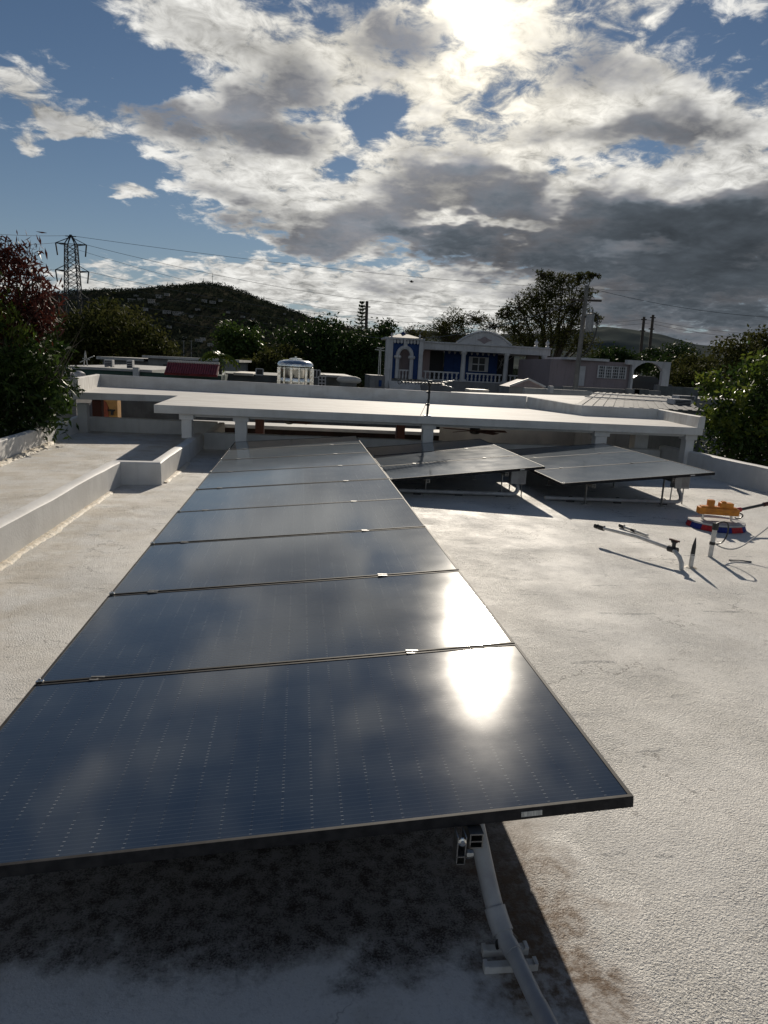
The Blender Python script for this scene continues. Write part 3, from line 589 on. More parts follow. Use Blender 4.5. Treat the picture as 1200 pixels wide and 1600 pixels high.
t = thing('rail_splice', 'bolted metal splice clamp hanging under the near edge of the first panel', 'clamp', (.479, 1.67, .30))
mb = MB(); mb.box(.466, .469, 1.655, 1.70, .30, .385); mb.box(.489, .492, 1.655, 1.70, .30, .385); mb.box(.466, .492, 1.655, 1.70, .322, .325); mb.box(.466, .492, 1.655, 1.70, .299, .302); mb.build('bracket', 'aluminium', t, t.location)
mb = MB(); mb.lathe([(.012, 0), (.012, -.005), (.007, -.007), (.007, -.012)], (.479, 1.657, .372), 10, axis='y'); mb.build('bolt', 'steel_bright', t, t.location)
mb = MB(); mb.lathe([(.012, 0), (.014, .004), (.010, .02)], (.494, 1.66, .33), 8, axis='x'); mb.build('lug', 'aluminium', t, t.location)
for k, (x0, x1, z0, sg) in enumerate(((-.35, .15, .30, .07), (.12, .44, .34, .10))):
    t = thing('panel_cable', ('left' if k == 0 else 'right')+' one of two black cables sagging under the near edge of the first panel', 'cable', (x0, 1.95, z0), 'panel cables')
    mb = MB(); mb.tube([(x0+(x1-x0)*u, 1.93+.03*math.sin(u*5), z0+.04*u-sg*4*u*(1-u)) for u in np.linspace(0, 1, 14)], .0045, 6); mb.build('wire', 'black_plastic', t, t.location, smooth=True)
    mb = MB(); mb.tube([(x0+(x1-x0)*.46, 1.945, z0+.02-sg), (x0+(x1-x0)*.58, 1.94, z0+.022-sg*.97)], .009, 8); mb.build('connector', 'black_plastic', t, t.location, smooth=True)
# pipes and boxes at the two smaller arrays
def array_wiring(xs, y, bx, by, ztop, lab, ant):
    t = thing('conduit', lab[0], 'conduit', ((xs[0]+xs[1])/2, y, 0), 'conduits at the small arrays')
    mb = MB(); mb.tube([(xs[0], y+.05, .045), (xs[1]-.12, y, .045)]+arc((xs[1]-.12, y, .045), (xs[1]+.02, y, .05), (bx, by, .20), 8)[1:]+[(bx, by, ztop-.20)], .027, 12); mb.build('pipe', 'pvc_grey', t, t.location, smooth=True)
    for k in range(3):
        x = xs[0]+(xs[1]-.2-xs[0])*(.2+.38*k); mb = MB(); mb.box(x-.05, x+.05, y+.01, y+.05, 0, .018); mb.tube([(x+.034*math.cos(a), y+.03, .045+.034*math.sin(a)) for a in np.linspace(-.6, math.pi+.6, 10)], .007, 6); mb.build('pipe_clip', 'black_plastic', t, t.location)
    b = thing('junction_box', lab[1], 'junction box', (bx, by, ztop-.21), 'junction boxes at the small arrays')
    mb = MB(); mb.box(bx-.10, bx+.10, by-.06, by+.06, ztop-.21, ztop); mb.build('box', 'box_grey', b, b.location, bevel=.008)
    mb = MB(); mb.box(bx-.105, bx+.105, by-.07, by-.061, ztop-.215, ztop-.004); mb.build('lid', 'box_grey', b, b.location, bevel=.004)
    for k in range(5):
        mb = MB(); mb.box(bx+.0+k*.02, bx+.008+k*.02, by-.076, by-.0705, ztop-.19, ztop-.03); mb.build('fin', 'box_grey', b, b.location)
    for s in (-1, 1):
        mb = MB(); mb.tube([(bx+s*.085, by+.03, ztop-.21), (bx+s*.09, by+.03, 0)], .008, 6); mb.build('leg', 'aluminium', b, b.location)
array_wiring((1.30, 3.0), 9.02, 2.98, 9.10, .40, ('grey conduit on the roof under the middle array of panels', 'finned grey junction box under the middle array'), 0)
array_wiring((3.3, 5.25), 8.78, 5.20, 8.85, .445, ('grey conduit on the roof under the right-hand array of panels', 'grey junction box under the right-hand array'), 0)
# ------------------------------------------------------------------ plumbing stubs on the right
t = thing('water_pipe', 'slanting white plumbing pipe with a black valve and capped end, above its shadow', 'pipe', (3.45, 5.65, 0))
e = Vector((3.10, 6.60, .155)); v = Vector((3.46, 5.84, .135))
mb = MB(); mb.tube([(3.45, 5.65, 0), (3.45, 5.66, .06), (3.445, 5.70, .105), v], .020, 12); mb.build('elbow', 'pvc_white', t, t.location, smooth=True)
mb = MB(); mb.tube([v, v.lerp(e, .5)+Vector((.01, 0, .018)), e], .018, 12); mb.build('pipe', 'pvc_white', t, t.location, smooth=True)
d = (e-v).normalized(); mb = MB(); mb.tube([v-d*.04, v+d*.05], .030, 12); mb.lathe([(.018, 0), (.018, .05), (.03, .052), (.03, .066)], v+Vector((0, 0, .015)), 10); mb.build('valve', 'black_plastic', t, t.location, smooth=True)
mb = MB(); mb.obox(v+Vector((0, 0, .088)), Vector((.012, 0, 0)), d*.045, Vector((0, 0, .008))); mb.build('valve_handle', 'wood_red', t, t.location)
mb = MB(); mb.tube([e-d*.03, e+d*.035], .028, 10); mb.tube([e+d*.05, e+d*.085], .026, 10); mb.tube([e+d*.03, e+d*.06], .014, 8); mb.build('cap', 'black_plastic', t, t.location, smooth=True)
t = thing('water_pipe', 'short white pipe stub with a black fitting lying beside the slanting pipe', 'pipe', (3.68, 7.03, 0))
a, b = Vector((3.66, 7.26, .026)), Vector((3.76, 6.88, .018))
mb = MB(); mb.tube([a, b], .015, 12); mb.build('pipe', 'pvc_white', t, t.location, smooth=True)
d = (a-b).normalized(); mb = MB(); mb.tube([a-d*.02, a+d*.05], .023, 10); mb.build('fitting', 'black_plastic', t, t.location, smooth=True)
mb = MB(); mb.tube([a.lerp(b, .35), a.lerp(b, .5)], .019, 10); mb.build('fitting', 'black_plastic', t, t.location, smooth=True)
t = thing('vent_stub', 'thin standing pipe stub with a black taped pointed top', 'pipe', (3.58, 5.72, 0))
mb = MB(); mb.tube([(3.58, 5.72, 0), (3.582, 5.72, .13)], .020, 12); mb.build('pipe', 'pvc_white', t, t.location, smooth=True)
mb = MB(); mb.tube([(3.582, 5.72, .115), (3.585, 5.72, .20), (3.588, 5.72, .255), (3.59, 5.72, .285)], [.0205, .018, .009, .002], 10); mb.build('tape', 'black_plastic', t, t.location, smooth=True)
mb = MB(); mb.lathe([(.06, 0), (.045, .008), (.022, .012)], (3.58, 5.72, 0), 12); mb.build('flashing', 'sealant', t, t.location, smooth=True)
t = thing('conduit_post', 'white standing conduit post with black cable clips in front of the orange brush', 'post', (4.01, 6.11, 0))
mb = MB(); mb.tube([(4.01, 6.11, 0), (4.025, 6.12, .30)], .022, 12); mb.build('pipe', 'pvc_white', t, t.location, smooth=True)
mb = MB(); mb.tube([(4.025, 6.12, .27), (4.027, 6.12, .335)], .030, 10); mb.build('clip', 'black_plastic', t, t.location, smooth=True)
mb = MB(); mb.tube([(4.015, 6.114, .12), (4.017, 6.115, .15)], .027, 10); mb.build('clip', 'black_plastic', t, t.location, smooth=True)
mb = MB(); mb.tube(arc((4.03, 6.12, .33), (4.16, 6.1, .40), (4.15, 6.1, .25), 8)+arc((4.15, 6.1, .25), (4.13, 6.1, .12), (4.04, 6.11, .13), 8)[1:], .007, 6); mb.build('cable_loop', 'black_plastic', t, t.location, smooth=True)
t = thing('cable', 'thin grey cable rising from the conduit post towards the right edge', 'cable', (4.04, 6.11, .13))
mb = MB(); mb.tube(arc((4.035, 6.105, .135), (4.22, 6.08, .02), (4.42, 6.14, .16), 10)+arc((4.42, 6.14, .16), (4.70, 6.2, .32), (4.86, 6.25, .48), 8)[1:]+[(5.6, 6.4, .8)], .0065, 6); mb.build('wire', 'wire_grey', t, t.location, smooth=True)
t = thing('stick', 'thin dark stick lying on the roof right of the conduit post', 'stick', onz(1157, 878, 0.006))
a, b = onz(1139, 875, .006), onz(1174, 878, .006); mb = MB(); mb.tube([a, a.lerp(b, .5)+Vector((0, .01, .004)), b], [.006, .005, .008], 6); mb.build('shaft', 'cable_dark', t, t.location)
# panel-washing brush
c = Vector((4.90, 7.45, 0))
t = thing('cleaning_brush', 'orange rotary panel-cleaning brush with a red and blue bristle ring', 'brush', c)
mb = MB(); mb.lathe([(.05, .062), (.30, .062), (.315, .068), (.31, .085), (.05, .095)], (0, 0, 0), 40); mb.build('disc', 'plate_grey', t, smooth=True)
for k in range(12):
    a0, a1 = 2*math.pi*k/12, 2*math.pi*(k+1)/12; mb = MB(); n = 6; vs = []
    for i in range(n+1):
        a = a0+(a1-a0)*i/n
        for (r, z) in ((.24, .062), (.305, .062), (.325+.006*math.sin(i*5+k), .004), (.235, .002)): vs.append((r*math.cos(a), r*math.sin(a), z))
    mb.add(vs, [(i*4+j, i*4+(j+1) % 4, (i+1)*4+(j+1) % 4, (i+1)*4+j) for i in range(n) for j in range(4)]+[(0, 1, 2, 3), (n*4+3, n*4+2, n*4+1, n*4)])
    mb.build('bristle_segment', ('bristle_blue', 'bristle_red')[k % 2], t)
ax = Vector((.97, -.24, 0)); ay = Vector((.24, .97, 0)); az = Vector((0, 0, 1)); g = Vector((-.0, .0, .195))
mb = MB(); mb.obox(g, ax*.225, ay*.06, az*.040); mb.obox(g+az*.046, ax*.20, ay*.045, az*.010); mb.build('gearbox', 'orange_paint', t, bevel=.012)
mb = MB(); mb.obox(g-ax*.09+az*.085, ax*.035, ay*.04, az*.045); mb.build('motor_block', 'orange_paint', t, bevel=.012)
mb = MB(); mb.obox(g+ax*.08+az*.075, ax*.075, ay*.05, az*.030); mb.obox(g+ax*.05+az*.11, ax*.025, ay*.03, az*.012); mb.build('motor_block', 'orange_paint', t, bevel=.012)
for s in (-1, 1):
    mb = MB(); q = g+ax*.16*s; mb.tube([q-az*.04, Vector((q.x, q.y, .085))], .016, 10); mb.build('bracket', 'steel_bright', t)
mb = MB(); mb.tube(arc(g+ax*.215, g+ax*.32-az*.02, g+ax*.27-az*.06, 6)+arc(g+ax*.27-az*.06, g+ax*.22-az*.09, g+ax*.2-az*.06, 5)[1:], .008, 6); mb.build('hose', 'black_plastic', t, smooth=True)
mb = MB(); q = g+ax*.20+az*.02; mb.tube([q, q+Vector((.95, .30, .12))], .017, 10); mb.build('pole', 'black_plastic', t, smooth=True)
mb = MB(); mb.tube([q+Vector((.44, .139, .056)), q+Vector((.56, .177, .071))], .026, 10); mb.build('pole_lock', 'wood_red', t, smooth=True)
mb = MB(); mb.tube([q-Vector((.02, 0, 0)), q+Vector((.07, .02, .01))], .028, 10); mb.build('pole_socket', 'red_plastic', t, smooth=True)
# antenna on the canopy edge
t = thing('television_antenna', 'black television antenna with a toothed boom on the front edge of the canopy', 'antenna', (2.255, 12.22, CT))
mb = MB(); mb.tube([(0, 0, 0), (.012, 0, .30), (.012, 0, .59)], .020, 8); mb.build('mast', 'black_plastic', t)
mb = MB(); mb.box(-.06, .06, -.04, .04, 0, .012); mb.build('base_plate', 'black_plastic', t)
for k in range(2):
    mb = MB(); z = .18+.22*k; mb.box(-.035, .03, -.03, .03, z, z+.035); mb.build('mast_clamp', 'black_plastic', t)
b0, b1 = Vector((-.50, -.05, .57)), Vector((.30, .05, .575))
mb = MB(); mb.bar(b0, b1, .025); mb.build('boom', 'black_plastic', t)
for k in range(13):
    q = b0.lerp(b1, (k+.3)/13.5); h = .05+.05*(k/12); mb = MB(); mb.bar(q-Vector((0, .14+h, 0)), q+Vector((0, .14+h, 0)), .010); mb.bar(q-Vector((0, 0, .04)), q+Vector((0, 0, .04)), .010); mb.build('element', 'aluminium' if k % 3 == 0 else 'black_plastic', t)
mb = MB(); mb.tube([(-.53+.03*math.cos(a), -.05, .57+.035*math.sin(a)) for a in np.linspace(0, 6.28, 14)], .007, 6); mb.build('loop', 'black_plastic', t)
for s in (-1, 1):
    mb = MB(); q = b1-Vector((.06, 0, 0)); mb.bar(q, q+Vector((.22, .02, .07*s)), .012); mb.bar(q+Vector((.05, -.18, .03*s)), q+Vector((.05, .18, .03*s)), .012); mb.bar(q+Vector((.14, -.18, .05*s)), q+Vector((.14, .18, .05*s)), .012); mb.build('reflector', 'aluminium', t)
mb = MB(); mb.lathe([(.035, -.06), (.04, 0), (.035, .04)], (.012, 0, .58), 8); mb.build('rotor', 'black_plastic', t)
t2 = thing('antenna_cable', 'thin antenna lead hanging from the mast to the canopy', 'cable', (2.2, 12.22, CT))
mb = MB(); mb.tube(arc((2.26, 12.20, CT+.34), (2.20, 12.2, CT+.15), (2.13, 12.19, CT+.005), 8), .004, 5); mb.build('wire', 'cable_dark', t2, t2.location)
# ------------------------------------------------------------------ neighbouring roofs (left to right)
def wbox(name, mat, parent, p0, p1, y0, y1, zlo=GZ, bevel=0.0):   # box from two picture corners at depth y0
    a, b = ony(p0[0], p0[1], y0), ony(p1[0], p1[1], y0); mb = MB()
    mb.box(min(a.x, b.x), max(a.x, b.x), y0, y1, zlo if zlo is not None else min(a.z, b.z), max(a.z, b.z)); return mb.build(name, mat, parent, parent.location, bevel=bevel)
def cbox(t, name, mat, c, hx, hy, z0, z1, bevel=0.0):
    mb = MB(); mb.box(c.x-hx, c.x+hx, c.y-hy, c.y+hy, z0, z1); return mb.build(name, mat, t, t.location, bevel=bevel)
a, b = ony(92, 573, 31), ony(346, 583, 31); zg = a.z
t = thing('green_house', 'dark green flat-roofed house behind the left end of the canopy', 'house', ((a.x+b.x)/2, 31, GZ))
mb = MB(); mb.box(a.x, b.x, 31, 44, GZ, zg-.05); mb.build('wall', 'green_wall', t, t.location)
mb = MB(); mb.box(a.x-.1, ony(238, 575, 31).x, 30.9, 44.1, zg-.05, zg+.05); mb.build('roof', 'old_roof', t, t.location)
c = ony(213, 580, 30.8); cbox(t, 'pipe_post', 'house_white', c, .12, .12, GZ, ony(213, 574, 30.8).z)
def ac_unit(px, py, y, w, h, lab, zb=None):
    c = ony(px, py, y); t = thing('air_conditioner', lab, 'air conditioner', (c.x, c.y, c.z-h/2), 'rooftop air conditioners')
    mb = MB(); mb.box(c.x-w/2, c.x+w/2, y-.2, y+.2, c.z-h/2+.05, c.z+h/2); mb.build('casing', 'house_white', t, t.location, bevel=.02)
    mb = MB(); mb.box(c.x-w*.42, c.x+w*.42, y-.215, y-.201, c.z-h*.36, c.z+h*.40); mb.build('grille', 'dark_void', t, t.location)
    for k in range(4):
        z = c.z-h*.3+k*h*.2; mb = MB(); mb.box(c.x-w*.42, c.x+w*.42, y-.222, y-.216, z, z+h*.05); mb.build('slat', 'house_white', t, t.location)
    for s in (-1, 1): cbox(t, 'foot', 'aluminium', Vector((c.x+s*w*.35, y, 0)), .04, .2, (c.z-h/2 if zb is None else zb), c.z-h/2+.05)
ac_unit(171, 568, 33, .34, .34, 'pale air conditioner on the green house, left one of two', zg+.05)
ac_unit(204, 570, 33, .25, .42, 'slim pale air conditioner on the green house, right one of two', zg+.05)
t = thing('metal_rack', 'thin metal rack standing on the green house roof', 'rack', (ony(134, 575, 33).x, 33, zg+.05))
for (x0, y0, x1, y1) in ((131, 574, 133, 548), (137, 574, 133, 548), (125, 566, 147, 556), (129, 560, 140, 562)):
    mb = MB(); mb.bar(ony(x0, y0, 33), ony(x1, y1, 33), .035); mb.build('rod', 'aluminium', t, t.location)
c = ony(123, 588, 22); t = thing('water_tank', 'small ribbed white water tank behind the left canopy corner', 'tank', (c.x, c.y, c.z-.3))
mb = MB(); mb.lathe([(.18, -.3), (.19, .0), (.17, .10), (.09, .15), (.05, .16)], c, 18); mb.build('body', 'house_white', t, t.location, smooth=True)
for k in range(9):
    aa = k*2*math.pi/9; d = Vector((math.cos(aa), math.sin(aa), 0)); mb = MB(); mb.bar(c+d*.188-Vector((0, 0, .28)), c+d*.17+Vector((0, 0, .1)), .03); mb.build('rib', 'house_white', t, t.location)
ac_unit(108, 592, 22, .22, .42, 'tall dark-grilled air conditioner beside the ribbed water tank', ony(108, 603, 22).z)
t = thing('side_building', 'low grey flat building behind the reddish tree on the left', 'building', (ony(105, 600, 22).x, 22, GZ)); wbox('wall', 'grey_wall', t, (76, 603), (118, 606), 21.5, 27)
# grey long building behind
a, b, c2 = ony(160, 555, 46), ony(234, 558, 46), ony(368, 567, 46)
t = thing('long_building', 'long grey building with a stepped roofline behind the green house', 'building', ((a.x+c2.x)/2, 46, GZ))
mb = MB(); mb.box(a.x, b.x-.002, 46, 58, GZ, a.z-.25); mb.build('wall', 'grey_wall', t, t.location)
mb = MB(); mb.box(b.x, c2.x, 45.5, 58, GZ, b.z-.05); mb.build('wall', 'grey_wall', t, t.location)
mb = MB(); mb.box(b.x-.3, c2.x+.3, 45.2, 58.2, b.z-.05, b.z+.10); mb.build('roof', 'old_roof', t, t.location)
mb = MB(); mb.box(a.x-.3, b.x-.31, 45.7, 58.2, a.z-.25, a.z-.08); mb.build('roof', 'old_roof', t, t.location)
wbox('window', 'window_dark', t, (255, 569), (263, 577), 45.45, 45.52, None)
# red tiled awning
a, b, d = ony(262, 566, 31), ony(343, 570, 31), ony(262, 581, 30.2)
t = thing('tiled_awning', 'red barrel-tiled awning with pale tile ends on the green house', 'awning', ((a.x+b.x)/2, 31, a.z))
zt_, zb_ = (a.z+b.z)/2, d.z-.06
mb = MB(); mb.hexa([(a.x, 30.2, zb_-.06), (b.x, 30.2, zb_-.06), (b.x, 31, zt_-.08), (a.x, 31, zt_-.08), (a.x, 30.2, zb_), (b.x, 30.2, zb_), (b.x, 31.0, zt_-.02), (a.x, 31.0, zt_-.02)]); mb.build('board', 'tile_red', t, t.location)
for k in range(22):
    x = a.x+(b.x-a.x)*(k+.5)/22; mb = MB(); mb.tube([(x, 30.15, zb_), (x, 30.98, zt_)], .046, 8); tl_ = mb.build('tile', 'tile_red', t, t.location, smooth=True)
    mb = MB(); mb.tube([(x, 30.93, zt_-.01), (x, 31.05, zt_+.07)], .054, 8); mb.build('tile_end', 'tile_pale', tl_, t.location, smooth=True)
# low roofs between, right of the awning
t = thing('flat_house', 'low dark house with a pale roof edge left of the steel tank', 'house', (ony(395, 590, 34).x, 34, GZ))
wbox('wall', 'dark_wall', t, (352, 586), (436, 587), 34, 42)
a, b = ony(365, 582, 33.8), ony(396, 585, 33.8); mb = MB(); mb.box(a.x, b.x, 33.7, 38, ony(380, 587, 33.8).z+.002, a.z); mb.build('roof_slab', 'tile_pale', t, t.location, bevel=.03)
t = thing('flat_house', 'low dark house with a rooftop grille right of the steel tank', 'house', (ony(540, 600, 32).x, 32, GZ))
wbox('wall', 'dark_wall', t, (437, 590), (552, 588), 33, 40)
a, b = ony(508, 589, 32.5), ony(550, 590, 32.5); mb = MB(); mb.box(a.x, b.x, 32.4, 36, a.z+.0, a.z+.10); mb.build('roof_edge', 'old_roof', t, t.location)
def frame_box(px0, py0, px1, py1, y, nx, nz, lab):
    a, b = ony(px0, py0, y), ony(px1, py1, y); t = thing('grille_frame', lab, 'grille', ((a.x+b.x)/2, y, b.z))
    mb = MB(); mb.box(a.x+.02, b.x-.02, y+.02, y+.3, b.z, a.z-.02); mb.build('recess', 'dark_void', t, t.location)
    for k in range(nx+1):
        x = a.x+(b.x-a.x)*k/nx; mb = MB(); mb.box(x-.022, x+.022, y-.02, y+.02, b.z, a.z); mb.build('bar', 'house_white', t, t.location)
    for k in range(nz+1):
        z = b.z+(a.z-b.z)*k/nz; mb = MB(); mb.box(a.x, b.x, y-.015, y+.015, z-.02, z+.02); mb.build('crossbar', 'house_white', t, t.location)
frame_box(498, 588, 508, 604, 31, 2, 3, 'white barred grille just right of the steel tank')
frame_box(400, 576, 411, 586, 33, 1, 1, 'small white square frame left of the steel tank')
frame_box(490, 578, 500, 590, 32, 2, 1, 'small pale frame behind the right side of the steel tank')
c = ony(545, 594, 31.5); t = thing('parked_boat', 'long pale covered hull lying on the roof right of the steel tank', 'boat', (c.x, c.y, c.z-.2))
mb = MB(); mb.lathe([(.02, -.55), (.12, -.45), (.17, -.1), (.17, .3), (.10, .5), (.02, .56)], c, 12, axis='x'); mb.build('hull', 'old_roof', t, t.location, smooth=True)
mb = MB(); mb.box(c.x-.4, c.x+.35, c.y-.12, c.y+.12, GZ, c.z-.12); mb.build('cradle', 'dark_wall', t, t.location)
# stainless tank
a, b = ony(434, 590, 29.5), ony(488, 590, 29.5); c = Vector(((a.x+b.x)/2, 30.2, 0)); R_ = (b.x-a.x)/2; zt_ = ony(462, 575, 29.5).z
t = thing('steel_tank', 'round stainless steel cistern with a domed lid on a neighbouring roof', 'tank', (c.x, c.y, zt_-1.15))
mb = MB(); mb.lathe([(R_, zt_-1.15), (R_*1.01, zt_-.75), (R_*.985, zt_-.72), (R_*1.01, zt_-.69), (R_*1.01, zt_-.45), (R_*.985, zt_-.42), (R_*1.01, zt_-.39), (R_, zt_+.02)], c, 40); mb.build('body', 'stainless', t, t.location, smooth=True)
mb = MB(); mb.lathe([(R_*.98, zt_), (R_*1.08, zt_+.06), (R_*1.08, zt_+.14), (R_*.98, zt_+.24), (R_*.7, zt_+.31), (R_*.35, zt_+.34), (.02, zt_+.345)], c, 40); lid = mb.build('lid', 'stainless', t, t.location, smooth=True)
mb = MB(); mb.lathe([(.28, zt_+.325), (.28, zt_+.37), (.18, zt_+.40), (.05, zt_+.41), (.05, zt_+.46), (.01, zt_+.47)], c, 20); mb.build('hatch', 'stainless', lid, t.location, smooth=True)
for k in range(14):
    aa = 2*math.pi*k/14; d = Vector((math.cos(aa), math.sin(aa), 0)); p = c+d*(R_*1.03); mb = MB(); mb.bar(Vector((p.x, p.y, zt_-1.15)), Vector((p.x, p.y, zt_)), .05 if k % 2 else .09); mb.build('strap', 'stainless', t, t.location)
t = thing('flat_house', 'low dark house carrying the steel tank', 'house', (c.x, 30.5, GZ)); mb = MB(); mb.box(c.x-2.2, c.x+2.6, 29.2, 32.3, GZ, zt_-1.15); mb.build('wall', 'dark_wall', t, t.location)
# ------------------------------------------------------------------ blue house
BY = 54.0
def bh(px, py, y=BY): return ony(px, py, y)
O = bh(728, 600); O = Vector((O.x, BY, GZ))
t = thing('blue_house', 'blue house with white balustraded porch, arched corner tower and curved gable', 'house', O)
def bp(name, mat, x0, x1, y0, y1, z0, z1, parent=None, bevel=0.0):
    mb = MB(); mb.box(x0, x1, y0, y1, z0, z1); return mb.build(name, mat, parent or t, O, bevel=bevel)
zf = (bh(660, 593).z+bh(845, 602).z)/2; zbeam0 = (bh(657, 548).z+bh(850, 553.5).z)/2; zbeam1 = (bh(657, 535.5).z+bh(853, 545).z)/2; zrail = zf+.78*(zbeam0-zf)/2.6
X = lambda px: bh(px, 570).x
bp('base_wall', 'grey_wall', X(601), X(856), BY-.15, BY+9, GZ, zf)
bp('back_wall', 'house_blue', X(704), X(790), BY+2.4, BY+2.7, zf, zbeam0+.1)
bp('side_wall', 'house_mauve', X(662), X(680), BY+2.4, BY+2.7, zf, zbeam0+.1)
bp('doorway', 'dark_void', X(680)+.002, X(704)-.002, BY+2.9, BY+3.0, zf, zbeam0+.1)
bp('side_wall', 'house_mauve', X(838), X(856), BY+2.4, BY+2.7, zf, zbeam0+.1)
bp('carport_back', 'dark_void', X(790), X(838), BY+6, BY+6.2, zf, zbeam0+.1)
bp('ceiling', 'house_white', X(659), X(856), BY-.1, BY+7, zbeam0+.02, zbeam0+.1)
bp('beam', 'house_white', X(656), X(857), BY-.22, BY+.25, zbeam0, zbeam1, bevel=.03)
bp('cornice', 'house_white', X(655), X(858), BY-.34, BY+.3, zbeam1, zbeam1+.10)
for k in range(6):
    mb = MB(); a = Vector((X(792)+k*.3, BY+5.9, zf+.3+.22*k)); b = Vector((X(836)-.25*k, BY+5.9, zbeam0-.2*(k % 3))); mb.bar(a, b, .04); mb.build('lattice_bar', 'aluminium', t, O)
cols = [656.5, 723.5, 790.5, 849]
for px in cols:
    x = X(px)+.0; mb = MB(); h = zbeam0-zf; mb.lathe([(.24, 0), (.24, .12), (.20, .16), (.19, h*.35), (.17, h*.9), (.22, h*.93), (.25, h*.97), (.25, h)], (x, BY, zf), 12); cc = mb.build('porch_column', 'house_white', t, O, smooth=True)
    bp('pedestal', 'house_white', x-.26, x+.26, BY-.26, BY+.26, zf-.02, zf+.16, cc)
for i in range(3):
    x0, x1 = X(cols[i])+.28, X(cols[i+1])-.28
    r = bp('hand_rail', 'house_white', x0, x1, BY-.10, BY+.10, zrail-.10, zrail); bp('bottom_rail', 'house_white', x0, x1, BY-.10, BY+.10, zf, zf+.07)
    n = int((x1-x0)/.315)
    for k in range(n):
        x = x0+(x1-x0)*(k+.5)/n; hh = zrail-.10-zf-.07; mb = MB(); mb.lathe([(.06, 0), (.05, hh*.1), (.085, hh*.32), (.045, hh*.6), (.075, hh*.85), (.06, hh)], (x, BY, zf+.07), 8); mb.build('baluster', 'house_white', t, O, smooth=True)
for k in range(9):
    x = X(706)+(X(788)-X(706))*(k+.5)/9; mb = MB(); mb.prism_y([(x-.10, zbeam0+.05), (x+.10, zbeam0+.05), (x+.07, zbeam0-.12), (x, zbeam0-.20), (x-.07, zbeam0-.12)], BY+2.28, BY+2.38); mb.build('eave_drop', 'house_white', t, O)
# window with shutters
def PX(px, py): return bh(px, py, BY+2.35)
a, b = PX(733, 557), PX(762, 581.5); yb = BY+2.4
w = bp('window', 'window_dark', a.x+.25, b.x-.25, yb-.06, yb-.001, b.z+.05, a.z-.05)
for (x0, x1, z0, z1) in ((a.x, b.x, a.z-.07, a.z), (a.x, b.x, b.z, b.z+.07)): bp('frame', 'house_white', x0, x1, yb-.10, yb-.061, z0, z1, w)
xm0, xm1 = a.x+.25, b.x-.25
for k in range(3): x = xm0+(xm1-xm0)*k/2; bp('mullion', 'house_white', x-.05, x+.05, yb-.095, yb-.061, b.z+.07, a.z-.07, w)
bp('mullion', 'house_white', xm0+.05, xm1-.05, yb-.09, yb-.061, (a.z+b.z)/2-.04, (a.z+b.z)/2+.04, w)
for x0, x1 in ((a.x, xm0-.052), (xm1+.052, b.x)):
    sh = bp('shutter', 'house_white', x0, x1, yb-.08, yb-.03, b.z+.07, a.z-.07, w)
# curved gable
g0, g1, gm = bh(713, 536), bh(798, 540), bh(752, 519); rr = []
for k in range(25):
    u = k/24; ang = math.pi*(0.12+0.76*u); x = g0.x+(g1.x-g0.x)*u; rr.append((x, zbeam1+.10+(gm.z-zbeam1-.10)*(math.sin(ang)-math.sin(.12*math.pi))/(1-math.sin(.12*math.pi))))
mb = MB(); mb.prism_y([(g0.x, zbeam1+.05)]+rr+[(g1.x, zbeam1+.05)], BY-.24, BY+.12); gab = mb.build('gable', 'house_white', t, O)
mb = MB(); mb.tube([(x, BY-.22, z+.03) for x, z in rr], .09, 8); mb.build('gable_coping', 'house_white', gab, O, smooth=True)
c = bh(757, 531.5, BY-.25); mb = MB(); mb.prism_y([(c.x-.62, c.z), (c.x-.3, c.z+.10), (c.x, c.z+.28), (c.x+.3, c.z+.10), (c.x+.62, c.z), (c.x+.3, c.z-.10), (c.x, c.z-.28), (c.x-.3, c.z-.10)], BY-.28, BY-.241); mb.build('emblem', 'house_mauve', gab, O)
for px in (835, 852.5):
    x = X(px); mb = MB(); mb.lathe([(.16, 0), (.16, .12), (.07, .16), (.15, .30), (.17, .38), (.10, .47), (.04, .52), (.06, .58), (.01, .62)], (x, BY, zbeam1+.10), 10); mb.build('finial', 'house_white', t, O, smooth=True)
# corner tower
xa, xb_, xc, xd = X(601), X(611.5), X(652), X(659); zt0 = bh(628, 531).z
bp('tower_pilaster', 'house_white', xa, xb_, BY-.5, BY+.1, GZ, zt0); bp('tower_pilaster', 'house_white', xc, xd-.05, BY-.5, BY+.1, zf, zt0)
axc = (X(617)+X(644))/2; aw = (X(642.0)-X(619))/2; zs = bh(631, 556).z; ow = (X(639.5)-X(622.5))/2
mb = MB()
arch = [(axc+ow*math.cos(math.pi*k/16), zs+ow*1.15*math.sin(math.pi*k/16)) for k in range(17)]
mb.prism_y([(xb_, zf), (axc-ow, zf), (axc-ow, zs)]+arch[::-1][1:-1]+[(axc+ow, zs), (axc+ow, zf), (xc, zf), (xc, zt0), (xb_, zt0)], BY-.35, BY-.05); mb.build('tower_wall', 'house_blue', t, O)
mb = MB(); pts = [(axc-ow-.12, zf), (axc-ow-.12, zs)]+[(axc+(ow+.12)*math.cos(math.pi*(16-k)/16), zs+(ow*1.15+.14)*math.sin(math.pi*k/16)) for k in range(1, 16)]+[(axc+ow+.12, zs), (axc+ow+.12, zf)]
mb.tube([(x, BY-.38, z) for x, z in pts], .15, 8); tr = mb.build('arch_trim', 'house_white', t, O, smooth=True)
for s in (-1, 1):
    mb = MB(); mb.lathe([(.22, -.12), (.28, -.05), (.28, .05), (.22, .12)], (axc+s*(ow+.12), BY-.38, zs-.1), 10); mb.build('arch_capital', 'house_white', tr, O, smooth=True)
